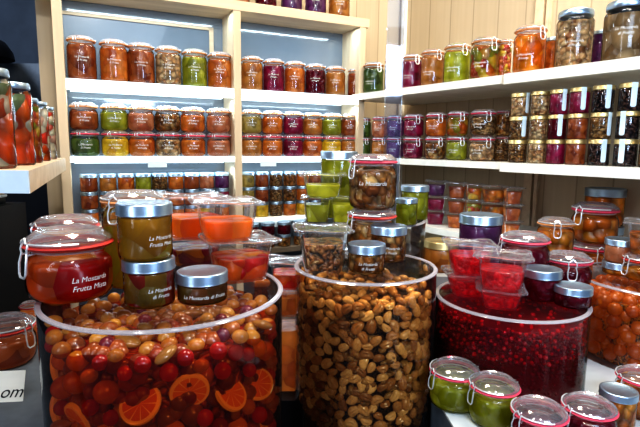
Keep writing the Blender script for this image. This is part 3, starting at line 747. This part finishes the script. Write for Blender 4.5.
# ---- rear small cylinder and risers
RZ = 1.325
cx_, _ = 366, 0
RX, RY, RR = .112, 1.215, .15
cyl(RX, RY, RR, .83, RZ, 'clear cylinder behind the nut cylinder, carrying green tubs and jars')
mass('chestnut_mass', RX, RY, RR-.01, .834, 1.25, M['nutmass'], 'dim brown nuts inside the rear clear cylinder', .01)
rs = box_obj('display_riser', M['ledge'], .27, .585, 1.12, 1.40, LEDGE, 1.20); tag(rs, 'white riser block behind the berry cylinder', 'riser')

# ------------------------------------------------------------------ jars on the shelves
ORD = ['first', 'second', 'third', 'fourth', 'fifth', 'sixth', 'seventh', 'eighth', 'ninth', 'tenth', 'eleventh', 'twelfth']
NICE = {'orange': 'orange', 'amber': 'amber', 'redbrown': 'red-brown', 'green': 'yellow-green', 'lime': 'lime green', 'darkgreen': 'dark green', 'yellow': 'yellow', 'magenta': 'magenta', 'purple': 'purple',
        'pink': 'pinkish orange', 'nuts': 'nut-filled', 'darknuts': 'mushroom-brown', 'palenuts': 'pale nut', 'mixed': 'red-orange', 'olive': 'olive', 'pickles': 'pickle', 'wine': 'wine red'}
def depth_of(X, Y, z): return Vector((X, Y, z-CZ)).dot(fw)
def on_unit(kind, px, w, z, ptop, mat, label, group, v=.0, dv=.055, h=None, **kw):
    u = u_for(px, -dv, z); X, Y = uv(u, -dv); r = w/2/F*depth_of(X, Y, z)
    if h is None: h = zat(X, Y, ptop)-z
    return jar(kind, X, Y, z, r, h, mat, label, group, **kw), X, Y, r, h
TXT = ('La Mostarda', 'di Frutta')
# upper lit shelf
lab = [(83, 'redbrown'), (115, 'orange'), (142, 'redbrown'), (169, 'palenuts'), (195, 'green'), (220, 'orange')]
for i, (px, c_) in enumerate(lab):
    on_unit('clip', px, 26.5-i*.55, S2, 0, c_, '%s clip-top jar on the upper lit shelf, %s jar before the middle post' % (NICE[c_], ORD[5-i]), 'clip-top jars on the upper lit shelf', h=.136-i*.002, turn=2.7, text=TXT, tz=.5, tsize=.2)
lab = [(252, 'amber'), (273.5, 'magenta'), (294.5, 'orange'), (315, 'wine'), (335, 'amber'), (355, 'redbrown')]
for i, (px, c_) in enumerate(lab):
    on_unit('clip', px, 21.5-i*.4 if i < 5 else 15, S2, 0, c_, '%s clip-top jar on the upper lit shelf, %s jar past the middle post' % (NICE[c_], ORD[i]), 'clip-top jars on the upper lit shelf', h=.123-i*.002, turn=2.7, text=TXT, tz=.5, tsize=.2)
# middle lit shelf, two high
rowL = [(86, 'redbrown', 'darkgreen'), (116, 'green', 'yellow'), (142.5, 'pink', 'orange'), (168.5, 'darknuts', 'palenuts'), (193.5, 'orange', 'orange'), (219, 'pink', 'pink')]
rowR = [(251.5, 'olive', 'amber'), (272.5, 'orange', 'orange'), (293, 'magenta', 'magenta'), (312.5, 'amber', 'orange'), (331.5, 'green', 'yellow'), (349, 'redbrown', 'amber')]
for rows, txt in ((rowL, 'before'), (rowR, 'past')):
    n = len(rows)
    for i, (px, ct, cb) in enumerate(rows):
        k = ORD[n-1-i] if txt == 'before' else ORD[i]
        w = 26-i*.55 if txt == 'before' else 21-i*.4
        if px == 349: w = 17
        g, X, Y, r, h = on_unit('clip', px, w, S3, 0, cb, '%s clip-top jar, bottom of %s stack %s the middle post, middle lit shelf' % (NICE[cb], k, txt), 'stacked clip-top jars on the middle lit shelf', h=.0845, turn=2.7, text=TXT, tz=.42, tsize=.2, gasket=M['pinkgasket'])
        jar('clip', X, Y, S3+.0845, r, .0845, ct, '%s clip-top jar, top of %s stack %s the middle post, middle lit shelf' % (NICE[ct], k, txt), 'stacked clip-top jars on the middle lit shelf', turn=2.7, text=TXT, tz=.42, tsize=.2)
# lowest lit shelf: little screw-top jars three high
cl = [(91, 'redbrown'), (110, 'amber'), (128, 'orange'), (145, 'green'), (161, 'nuts'), (177, 'orange'), (192.5, 'redbrown'), (207.5, 'pink'), (222.5, 'purple')]
cr = [(248, 'olive'), (262, 'redbrown'), (276, 'nuts'), (289.5, 'darknuts'), (302.5, 'orange'), (315, 'redbrown'), (327, 'amber')]
HIGH = ['bottom', 'middle', 'top']
for cols_, txt in ((cl, 'before'), (cr, 'past')):
    n = len(cols_)
    for i, (px, c_) in enumerate(cols_):
        k = ORD[n-1-i] if txt == 'before' else ORD[i]
        w = 17.5-i*.35 if txt == 'before' else 14-i*.2
        hh = .0565
        u = u_for(px, -.05, S4); X, Y = uv(u, -.05); r = min(.027, w/2/F*depth_of(X, Y, S4))
        for lv in range(3):
            cc = c_ if lv else random.choice(['orange', 'yellow', 'orange', c_])
            if lv == 1 and random.random() < .4: cc = random.choice(['redbrown', 'nuts', 'magenta', 'amber'])
            jar('twist', X, Y, S4+lv*hh, r, hh-.0005, cc, 'little %s jar, %s of %s stack %s the middle post, lowest lit shelf' % (NICE[cc], HIGH[lv], k, txt), 'little stacked jars on the lowest lit shelf', lid=M['silver'] if lv == 2 and txt == 'before' and i > 5 else M['darksilver'])
# dark jars under the lowest shelf
for i, px in enumerate((252, 268, 284, 300, 316)):
    u = u_for(px, .02, S5); X, Y = uv(u, .02); r = .0255
    for lv in range(2):
        jar('twist', X, Y, S5+lv*.046, r, .0455, 'wine' if lv else 'darknuts', 'small dark jar, %s of %s stack past the middle post, below the lowest strip' % (('lower', 'upper')[lv], ORD[i]), 'dark jars under the lowest lit shelf', lid=M['darksilver'])
# top board
tp = [(178, 'purple'), (200, 'pink'), (215, 'redbrown'), (239, 'pink'), (266, 'wine'), (291.5, 'purple'), (315.5, 'purple'), (339, 'amber'), (152, 'purple'), (127, 'redbrown')]
for i, (px, c_) in enumerate(tp):
    nb = {178: 'above the yellow-green jar', 200: 'second outward from the middle post', 215: 'just outward from the middle post', 239: 'right over the middle post', 266: 'first past the middle post', 291.5: 'second past the middle post', 315.5: 'third past the middle post', 339: 'nearest the wall end', 152: 'near the outer end', 127: 'outermost of the row'}[px]
    on_unit('clip', px, 21 if px > 140 else 23, TOPB+.032, 0, c_, '%s clip-top jar on the top board, %s' % (NICE[c_], nb), 'jars on the top board', h=.11, turn=.4, text=TXT, tz=.5, tsize=.2, dv=.06 if px not in (215,) else .10)

def on_wall(kind, px, w, z, h, mat, label, group, du=.055, **kw):
    v = v_for(px, du, z); X, Y = wuv(du, v); r = w/2/F*depth_of(X, Y, z)
    return jar(kind, X, Y, z, r, h, mat, label, group, **kw), X, Y, r
wa = [(373, 20, 'darkgreen', .118), (391.5, 15, 'pink', .118), (410.5, 20.5, 'magenta', .118), (431.5, 22.5, 'amber', .12), (456, 25.5, 'lime', .122), (484, 28, 'mixed', .123)]
for i, (px, w, c_, h) in enumerate(wa):
    on_wall('clip', px, w, S2W, h, c_, '%s clip-top jar on the upper wall shelf, %s from the lit unit' % (NICE[c_], ORD[i]), 'clip-top jars on the upper wall shelf', turn=.55, text=TXT, tz=.36, tsize=.2, tang=-.45, big=i > 2)
on_wall('clip', 503.5, 17, S2W, .117, 'mixed', 'small red and orange clip-top jar squeezed behind the plump orange jar', 'clip-top jars on the upper wall shelf', du=.10, turn=.55, big=True)
on_wall('clip', 528, 30, S2W, .128, 'apricot', 'plump bright orange clip-top jar beside the big nut jar', 'clip-top jars on the upper wall shelf', du=.05, turn=.75, text=('La Mostarda', 'di Frutta'), tang=-.4, tz=.36, tsize=.2, big=True)
on_wall('twist', 551, 15, S2W, .105, 'orange', 'orange jar half hidden behind the big nut jar', 'screw-lid jars on the upper wall shelf', du=.13, big=True)
on_wall('tall', 572, 34, S2W, .142, 'palenuts', 'big silver-lidded jar of nuts on the upper wall shelf', 'screw-lid jars on the upper wall shelf', du=.05, big=True, text=TXT, tz=.42, tsize=.2)
on_wall('twist', 598, 14, S2W, .10, 'purple', 'dark jar half hidden between the two big screw-lid jars', 'screw-lid jars on the upper wall shelf', du=.13, big=True)
on_wall('tall', 626, 41, S2W, .135, 'pears', 'largest silver-lidded jar of pale fruit nearest the shelf end', 'screw-lid jars on the upper wall shelf', du=.055, big=True, text=TXT, tz=.5, tsize=.2) if False else None
P['pears'] = preserve('preserve_pears', ((.42, .28, .14), (.55, .40, .22), (.30, .19, .09)), scale=1.2, edge=.3)
on_wall('tall', 623, 40, S2W, .136, 'pears', 'largest silver-lidded jar, of pale fruit, beside a dark jar on the upper wall shelf', 'screw-lid jars on the upper wall shelf', du=.05, big=True, text=TXT, tz=.5, tsize=.2)
on_wall('tall', 658, 32, S2W, .13, 'orange', 'orange jar at the very end of the upper wall shelf', 'screw-lid jars on the upper wall shelf', du=.06, big=True)

wb = [(362.5, 15, 'darkgreen', 'darkgreen'), (379, 15.5, 'pink', 'amber'), (394.5, 16.5, 'purple', 'purple'), (412.5, 19.5, 'magenta', 'magenta'), (434.5, 20.5, 'orange', 'darknuts'), (456, 20.5, 'mixed', 'green'), (481, 24.5, 'nuts', 'palenuts'), (501, 14, 'darknuts', 'nuts')]
for i, (px, w, ct, cb) in enumerate(wb):
    h = .078
    g, X, Y, r = on_wall('clip', px, w, S3, h, cb, '%s clip-top jar, bottom of %s stack from the lit unit, middle wall shelf' % (NICE[cb], ORD[i]), 'stacked clip-top jars on the middle wall shelf', turn=.5, gasket=M['pinkgasket'], big=i > 5, text=TXT, tang=-.4, tz=.4, tsize=.2, du=.05 if i < 7 else .11)
    jar('clip', X, Y, S3+h, r, h, ct, '%s clip-top jar, top of %s stack from the lit unit, middle wall shelf' % (NICE[ct], ORD[i]), 'stacked clip-top jars on the middle wall shelf', turn=.4, gasket=M['pinkgasket'], big=i > 5, text=TXT, tang=-.4, tz=.4, tsize=.2)
sj = [(516.5, 19, ('nuts', 'nuts', 'palenuts'), (0, .6, .9)), (536, 18, ('palenuts', 'palenuts', 'palenuts'), (0, 0, 0)), (554.5, 18.5, ('magenta', 'wine', 'magenta'), (0, .3, .6)), (574.5, 19.5, ('redbrown', 'redbrown', 'magenta'), (0, 0, .4)), (597.5, 20.5, ('darknuts', 'nuts', 'darknuts'), (.5, .9, .5)), (624, 22, ('purple', 'darknuts', 'purple'), (-.35, -.5, .3)), (650, 23, ('nuts', 'nuts', 'nuts'), (.3, .3, .3))]
P['dried'] = preserve('preserve_dried', ((.10, .05, .04), (.25, .13, .09), (.04, .03, .035)), scale=4, edge=.7, transl=.05, glow=.03)
for i, (px, w, cs, ts) in enumerate(sj):
    v = v_for(px, .035, S3); X, Y = wuv(.035, v); r = w/2/F*depth_of(X, Y, S3)*.98
    for lv in range(3):
        cc = cs[lv]; hh = .0645; strip = ts[lv] != 0
        if cc in ('darknuts', 'purple') and i > 3: fm = P['dried']; nice = 'dark dried-mushroom'
        else: fm = P[cc]; nice = NICE[cc]
        jar('seal' if strip else 'twist', X, Y, S3+lv*hh, r, hh-.0005, fm, 'gold-lidded %s jar %s, %s of %s gold-lidded stack' % (nice, 'with white paper seal' if strip else 'without seal', HIGH[lv], ORD[i]), 'gold-lidded jars on the middle wall shelf', lid=M['gold'], turn=ts[lv]*.9, big=True)
# tubs on the low wall shelf
tbs = [(435, 20, 'purple'), (455, 19, 'redbrown'), (472, 18, 'mixed'), (491, 23, 'kumquats'), (510, 18, 'redbrown')]
for i, (px, w, c_) in enumerate(tbs):
    v = v_for(px, .075, S4); X, Y = wuv(.075, v); r = w/2/F*depth_of(X, Y, S4)*1.05
    for lv in range(3):
        cc = ['magenta', 'magenta', 'purple'][lv] if i == 0 else (c_ if lv else 'orange')
        jar('tub', X, Y, S4+lv*.050, r, .0495, cc, 'clear tub of %s, %s of %s stack on the low wall shelf' % (NICE.get(cc, 'orange fruit'), HIGH[lv], ORD[i]), 'stacked tubs on the low wall shelf', fill=.8, turn=.1*i)

# tall pickle jars on the side shelf
for i, (cx, yb, w, yt, lb) in enumerate(((0, 165.5, 34, 68, 'nearest'), (23, 161.5, 27, 83, 'second'), (40.5, 159, 16, 98, 'third'), (50, 157.8, 13, 102, 'fourth'), (58, 157, 10, 107, 'farthest'))):
    X, Y, r = spot(cx, yb, w, S3); 
    Y2 = [.78, .91, 1.02, 1.14, 1.26][i]; X2 = a[0]+(b[0]-a[0])*(Y2-a[1])/(b[1]-a[1])-[.068, .052, .046, .040, .034][i]
    r2 = [.036, .033, .027, .025, .022][i]
    h = zat(X2, Y2, yt)-S3
    jar('tall', X2, Y2, S3, r2, h, 'pickles' if i != 2 else 'mixed', 'tall silver-lidded jar of pickled vegetables, %s of the row on the side shelf' % lb, 'tall pickle jars on the side shelf', big=i < 2, turn=.2)

# ------------------------------------------------------------------ foreground groups
def stand(kind, cx, yb, w, z, ytop, mat, label, group=None, **kw):
    X, Y, r = spot(cx, yb, w, z); h = zat(X, Y, ytop)-z
    jar(kind, X, Y, z, r, h, mat, label, group, big=True, **kw); return X, Y, z+h, r
def upon(kind, base, w, ytop, mat, label, group=None, dx=0, dy=0, **kw):
    X, Y, z, r0 = base; X += dx; Y += dy; r = w/2/F*depth_of(X, Y, z); h = zat(X, Y, ytop)-z
    jar(kind, X, Y, z, r, h, mat, label, group, big=True, **kw); return X, Y, z+h, r
# on the widest cylinder
b1 = stand('clip', 73, 307, 80, LZ, 229, 'sweetfruit', 'large round red-gasket jar of red and orange fruit on the widest cylinder', gasket=M['gasket'], turn=-1.15, text=('La Mostarda', 'Frutta Mista'), tang=.42, tz=.33, tsize=.17)
X, Y, z, r = b1; l = math.hypot(X, Y); k = .125
jar('clip', X+X/l*k-.004, Y+Y/l*k, LZ, r*.87, zat(X+X/l*k, Y+Y/l*k, 216.5)-LZ, 'sweetfruit', 'clip-top jar half hidden behind the large red-gasket jar', None, True, gasket=M['gasket'], turn=-1.0)
b2 = stand('twist', 150.5, 311, 51, LZ, 257, 'mostardagreen', 'silver-lidded jar of red and green fruit under the jar of golden fruit', text=('La Mostarda', 'di Frutta'), tang=.45, tz=.36, tsize=.20)
b3 = upon('twist', b2, 54, 202, 'syrupfruit', 'silver-lidded jar of golden fruit stacked on another silver-lidded jar', dx=-.003, text=('La Mostarda', 'Frutta Mista'), tang=.62, tz=.38, tsize=.20)
b4 = stand('twist', 203, 307.5, 51, LZ, 270, 'mostardagreen', 'short silver-lidded jar alone at the front of the widest cylinder', text=('La Mostarda di Frutta',), tang=.1, tz=.24, tsize=.20)
X, Y, z, r = b2; l = math.hypot(X, Y); Xb, Yb = X+X/l*.105-.022, Y+Y/l*.105
jar('clip', Xb, Yb, LZ, .047, zat(Xb, Yb, 191)-LZ, 'syrupfruit', 'tall clip-top jar of amber fruit behind the stacked silver-lidded jars', None, True, gasket=M['tangasket'], turn=-.6, fill=.85)
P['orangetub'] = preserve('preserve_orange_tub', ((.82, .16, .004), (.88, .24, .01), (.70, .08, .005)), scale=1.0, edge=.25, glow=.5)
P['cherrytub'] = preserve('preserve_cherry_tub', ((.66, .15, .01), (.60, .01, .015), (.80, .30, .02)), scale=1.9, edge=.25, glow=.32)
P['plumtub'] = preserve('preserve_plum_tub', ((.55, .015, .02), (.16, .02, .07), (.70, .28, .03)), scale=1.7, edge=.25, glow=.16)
b5 = stand('tub', 240, 286, 66, LZ, 238, 'cherrytub', 'clear tub of cherries in amber syrup, front lower tub on the widest cylinder', 'tubs on the widest cylinder', turn=.35, fill=.62)
b6 = upon('tub', b5, 63, 201, 'orangetub', 'clear tub with one big orange fruit, on top of the front stack', 'tubs on the widest cylinder', dx=-.022, turn=.25, fill=.55)
b7 = stand('tub', 194, 268, 58, LZ, 236, 'plumtub', 'clear tub of plums and cherries under the pale orange tub', 'tubs on the widest cylinder', turn=.2, fill=.7)
b8 = upon('tub', b7, 62, 196, 'orangetub', 'clear tub of pale orange preserve behind the big orange fruit tub', 'tubs on the widest cylinder', dx=.0, dy=.0, turn=.3, fill=.55)
# on the nut cylinder
P['nuttub'] = preserve('preserve_nut_tub', ((.50, .20, .05), (.24, .08, .02), (.66, .38, .14)), scale=4.2, edge=.6, transl=.1, glow=.08)
n1 = stand('tub', 322, 275.5, 54, NZ, 228, 'nuttub', 'clear tub of glazed nuts on the nut cylinder', None, turn=.15, fill=.72)
n2 = stand('twist', 366, 275.5, 38, NZ, 243, 'darknuts', 'small silver-lidded jar of dark nuts at the front of the nut cylinder', text=('La Mostarda', 'di Frutta'), tang=.1, tz=.33, tsize=.2)
n3 = stand('twist', 387.5, 263.5, 37, NZ, 225, 'darknuts', 'taller silver-lidded dark jar behind the small one on the nut cylinder', text=('La Mostarda', 'di Frutta'), tang=.15, tz=.38, tsize=.2)
Xc, Yc = at(374, 243, NZ); Yc = NY+.088; Xc = NX+.02
rr_ = 48/2/F*depth_of(Xc, Yc, NZ); hc = zat(Xc, Yc, 208)-NZ
jar('clip', Xc, Yc, NZ, rr_, hc, 'darknuts', 'red-gasket jar of dark nuts, lower of the pair on the nut cylinder', None, True, gasket=M['gasket'], turn=-1.0)
n5 = upon('clip', (Xc, Yc, NZ+hc, rr_), 47, 154, 'darknuts', 'clip-top jar of brown nuts standing on another clip-top jar above the nut cylinder', gasket=M['pinkgasket'], turn=-.95, text=('La Mostarda',), tang=0, tz=.45, tsize=.24)
# on the rear cylinder
def rear(kind, cx, Y, w, z, ytop, mat, label, group=None, **kw):
    # stands at distance Y, seen at column cx
    lo, hi = -1.5, 1.5
    for _ in range(40):
        mid = (lo+hi)/2
        if proj(mid, Y, z)[0] < cx: lo = mid
        else: hi = mid
    r = w/2/F*depth_of(lo, Y, z); h = zat(lo, Y, ytop)-z
    jar(kind, lo, Y, z, r, h, mat, label, group, big=True, **kw); return lo, Y, z+h, r
g1 = rear('tub', 317, 1.135, 31, RZ, 197, 'greensyrup', 'clear tub of lime green preserve, lower tub nearer the lit unit on the rear cylinder', 'green tubs on the rear cylinder', fill=.78)
g2 = rear('tub', 343.5, 1.135, 30, RZ, 197, 'lime', 'clear tub of lime green preserve, lower tub beside the brown nut jar', 'green tubs on the rear cylinder', fill=.78)
g3 = upon('tub', ((g1[0]+g2[0])/2-.018, 1.135, max(g1[2], g2[2]), 0), 45, 174, 'lime', 'wide clear tub of lime green preserve on top of the two lower green tubs', 'green tubs on the rear cylinder', fill=.6)
rear('twist', 338, 1.225, 37, RZ, 151, 'greensyrup', 'tall silver-lidded jar of green preserve behind the stacked green tubs', None)
rear('twist', 414, 1.20, 28, RZ, 185, 'greensyrup', 'silver-lidded green jar on the rear cylinder beside the brown nut jar', 'small green jars')
rear('twist', 406, 1.115, 22, RZ, 198, 'greensyrup', 'smallest silver-lidded green jar in front of the other green jar', 'small green jars')
# orange tubs in the gap between the cylinders
bx = rear('tub', 289, .99, 42, .99, 312, 'orange', 'clear tub of orange preserve, bottom of the stack between the big cylinders', 'orange tubs between the cylinders', fill=.85)
bx = upon('tub', bx, 42, 286, 'orange', 'clear tub of orange preserve, middle of the stack between the big cylinders', 'orange tubs between the cylinders', fill=.8)
bx = upon('tub', bx, 42, 260, 'cherrytub', 'clear tub of orange preserve, top of the stack between the big cylinders', 'orange tubs between the cylinders', fill=.6)
pl = box_obj('black_plinth', M['black'], -.135, -.03, .93, 1.04, .83, .99); tag(pl, 'black plinth under the orange tubs between the cylinders', 'plinth')

# on the berry cylinder
r1 = stand('tub', 499, 312, 45, BZ, 287, 'redjelly', 'clear tub of bright red jelly, lower of the front stack on the berry cylinder', 'red tubs on the berry cylinder', turn=.1, fill=.8)
upon('tub', r1, 53, 254, 'redjelly', 'clear tub of bright red jelly, upper of the front stack on the berry cylinder', 'red tubs on the berry cylinder', turn=.05, fill=.62)
r2 = stand('tub', 467, 299, 45, BZ, 272, 'redjelly', 'clear tub of red jelly, lower of the stack near the nut cylinder', 'red tubs on the berry cylinder', turn=.3, fill=.8)
upon('tub', r2, 47, 243, 'redjelly', 'clear tub of red jelly, upper of the stack near the nut cylinder', 'red tubs on the berry cylinder', turn=.25, fill=.7)
stand('twist', 540, 303, 37, BZ, 268, 'wine', 'silver-lidded dark red jar standing beside the red jelly tubs', 'small dark red jars on the berry cylinder')
stand('twist', 571.5, 310, 36, BZ, 285, 'wine', 'short silver-lidded dark red jar at the rim of the berry cylinder', 'small dark red jars on the berry cylinder')
rear('clip', 522, 1.015, 46, BZ, 233, 'wine', 'clip-top jar of dark red jam with pale lid behind the red tubs', None, gasket=M['pinkgasket'], turn=-1.2)
rear('clip', 566, 1.03, 44, BZ, 253, 'wine', 'clip-top jar of dark red jam behind the two small silver-lidded jars', None, gasket=M['pinkgasket'], turn=.2)
# on the riser and the kumquat cylinder
rear('twist', 478, 1.165, 42, 1.20, 214, 'purple', 'wide silver-lidded jar of dark purple jam at the back of the riser')
rear('clip', 552.5, 1.195, 34, 1.20, 218, 'kumquats', 'clip-top jar of orange fruit with wire clasp on the riser', None, gasket=M['tangasket'], turn=.1)
rear('twist', 440, 1.19, 34, 1.20, 240, 'amber', 'low jar of amber fruit at the corner of the riser', None, lid=M['gold'])
rs2 = box_obj('back_riser', M['ledge'], .605, .80, 1.235, 1.46, LEDGE, 1.20); tag(rs2, 'white riser block behind the kumquat cylinder', 'riser')
t1 = rear('clip', 591, 1.29, 40, 1.20, 241, 'kumquats', 'clip-top jar of orange fruit, lower of the tall pair by the wall', None, gasket=M['pinkgasket'], turn=.4)
upon('clip', t1, 42, 203, 'kumquats', 'red-gasket jar of orange fruit, upper of the tall pair by the wall', None, gasket=M['pinkgasket'], turn=-.7)
t2 = rear('twist', 600, 1.40, 38, 1.20, 225, 'kumquats', 'lower orange jar hidden behind the tall clip-top pair')
upon('twist', t2, 37, 188, 'kumquats', 'silver-lidded orange jar rising behind the tall clip-top pair')
k1 = rear('twist', 618.5, 1.09, 31, KZ, 261, 'kumquats', 'silver-lidded orange jar, lower of the pair on the kumquat cylinder')
upon('twist', k1, 30, 238.5, 'pink', 'silver-lidded orange jar, upper of the pair on the kumquat cylinder')
k2 = rear('clip', 645, 1.04, 42, KZ, 253, 'kumquats', 'orange clip-top jar under the clear tub on the kumquat cylinder', None, gasket=M['gasket'], turn=-.9)
upon('tub', k2, 44, 223, 'kumquats', 'clear tub of orange fruit on top of a clip-top jar on the kumquat cylinder', None, fill=.7)
rear('clip', 590, 1.05, 22, KZ, 262, 'kumquats', 'small clip-top orange jar at the edge of the kumquat cylinder', None, gasket=M['pinkgasket']) if False else None

# squat jars on the white ledge
hj = .088
for (cx, cy, w, c_, kd, lb, tn, hh) in ((459, 360, 47, 'olivesyrup', 'clip', 'squat green clip-top jar on the white ledge nearest the nut cylinder', -1.0, .075),
        (497, 391, 50, 'olivesyrup', 'clip', 'squat green clip-top jar on the white ledge, second from the nut cylinder', -1.0, .075),
        (542, 417, 55, 'wine', 'clip', 'squat clip-top jar of dark red jam beside the second green jar', -.8, .075),
        (592, 413, 52, 'wine', 'clip', 'squat clip-top jar of dark red jam beside the low silver-lidded jar', -.8, .075),
        (621, 402, 36, 'kumquats', 'twist', 'low silver-lidded orange jar between the squat clip-top jars', 0, .070),
        (644, 384, 46, 'kumquats', 'clip', 'squat orange clip-top jar with red gasket at the ledge end near the kumquats', -.9, .075)):
    X, Y = at(cx-2, cy-13, LEDGE+hh); r = w/2/F*depth_of(X, Y, LEDGE+hh)*.97
    d_ = math.hypot(X-BX, Y-BY); need = BR+r*1.05+.002
    if d_ < need and cx < 470: X, Y = .2405, .817
    elif d_ < need: X, Y = BX+(X-BX)*need/d_, BY+(Y-BY)*need/d_
    jar(kd, X, Y, LEDGE, r, hh, c_, lb, 'squat jars on the white ledge', True, gasket=M['pinkgasket'], turn=tn)
# low ledge at the side
X, Y, r = spot(8, 372, 54, 1.03); jar('clip', X, Y, 1.03, r, zat(X, Y, 318)-1.03, 'redbrown', 'round dark red clip-top jar on the low grey ledge', None, True, gasket=M['gasket'], turn=.8)
X, Y, r = spot(33, 352, 24, 1.03); X -= .012; jar('clip', X, Y+.03, 1.03, r, zat(X, Y+.03, 302)-1.03, 'orange', 'small orange clip-top jar squeezed against the widest cylinder', None, True, gasket=M['gasket'], turn=.3)
X, Y = at(3, 405, 1.03)
cd = empty('price_card', (X, Y+.01, 1.03), .12); tag(cd, 'white card with black handwriting standing on the low ledge', 'card')
bm = bmesh.new(); boxm(bm, -.06, .028, 0, .001, .0, .055); q = link('card_sheet', finish('card', bm, False), M['whiteboard'], cd); q.rotation_euler[0] = -.35
cu = bpy.data.curves.new('t', 'FONT'); cu.body = 'om'; cu.size = .03; cu.shear = .4; cu.align_x = 'RIGHT'
ob = bpy.data.objects.new('t', cu); COL.objects.link(ob); dg = bpy.context.evaluated_depsgraph_get(); dg.update()
me = bpy.data.meshes.new_from_object(ob.evaluated_get(dg), depsgraph=dg); bpy.data.objects.remove(ob)
me.transform(Matrix.Translation((.026, -.001, .008)) @ Matrix.Rotation(PI/2, 4, 'X')); me.materials.clear(); me.materials.append(None)
q = link('handwriting', me, M['ink'], cd); q.rotation_euler[0] = -.35

# added strip standing in for a blue window reflection, behind the nut cylinder
uX = (391-320)/F*1.42
up_ = box_obj('reflection_strip', M['reflection'], uX-.024, uX+.024, 1.425, 1.431, .83, 2.6); tag(up_, 'tall narrow blue window reflection, added as a strip behind the stacked nut jars', 'reflection')

# ------------------------------------------------------------------ light
def area(name, loc, target, sx, sy, power, col):
    l = bpy.data.lights.new(name, 'AREA'); l.shape = 'RECTANGLE'; l.size = sx; l.size_y = sy; l.energy = power; l.color = col
    o = bpy.data.objects.new(name, l); COL.objects.link(o); o.location = loc
    d = Vector(target)-Vector(loc); o.rotation_euler = d.to_track_quat('-Z', 'Y').to_euler(); return o
area('window_daylight', (.3, -.5, 2.5), (.1, .9, 1.2), 1.4, .5, 5.5, (.72, .86, 1))
area('window_daylight', (-.9, -.3, 1.9), (-.1, .8, 1.2), .2, .9, 4, (.85, .92, 1))
area('ceiling_lamp', (.75, 1.2, 2.75), (.5, 1.6, 1.6), .7, .5, 22, (1, .90, .74))
area('corner_fill', (-1.7, 1.5, 2.7), (-1.7, 2.6, 1.4), .4, .4, 30, (.70, .82, 1))  # added fill that lifts the dark corner
area('glint_helper', (.15, -.1, 2.5), (0, .8, 1.2), .10, .10, 5, (1, .97, .9))  # added small source, gives jars and fruit sharp highlights
area('glint_helper', (-.45, .05, 2.4), (-.2, .8, 1.2), .08, .08, 3.5, (1, .97, .9))  # second added source for highlights
area('wall_fill', (.55, -.2, 1.95), (.95, 1.5, 1.25), .5, .3, 9, (.62, .78, 1))  # added cool fill to brighten the lower right wall
area('ceiling_lamp', (-.35, .95, 2.8), (-.3, 1.2, 1.2), .4, .4, 12, (1, .86, .68))
# LED wash lamps under the shelves of the lit unit
for z in (TOPB, S2-.03, S3-.03):
    for a_, b_ in bays:
        p = uv((a_+b_)/2, -.03); l = bpy.data.lights.new('shelf_led', 'AREA'); l.shape = 'RECTANGLE'; l.size = (b_-a_)*.95; l.size_y = .02; l.energy = .9; l.color = (.75, .92, 1)
        o = bpy.data.objects.new('shelf_led', l); COL.objects.link(o); o.location = (p[0], p[1], z-.004); o.rotation_euler = (0, 0, ROTU)
w = bpy.data.worlds.new('world'); sc.world = w; w.use_nodes = True
w.node_tree.nodes['Background'].inputs[0].default_value = (.32, .42, .60, 1); w.node_tree.nodes['Background'].inputs[1].default_value = .3

sc.view_settings.view_transform = 'Standard'; sc.view_settings.look = 'High Contrast'; sc.view_settings.exposure = 0
sc.cycles.max_bounces = 10; sc.cycles.transparent_max_bounces = 40; sc.cycles.diffuse_bounces = 3; sc.cycles.glossy_bounces = 3
sc.cycles.sample_clamp_indirect = 4.0
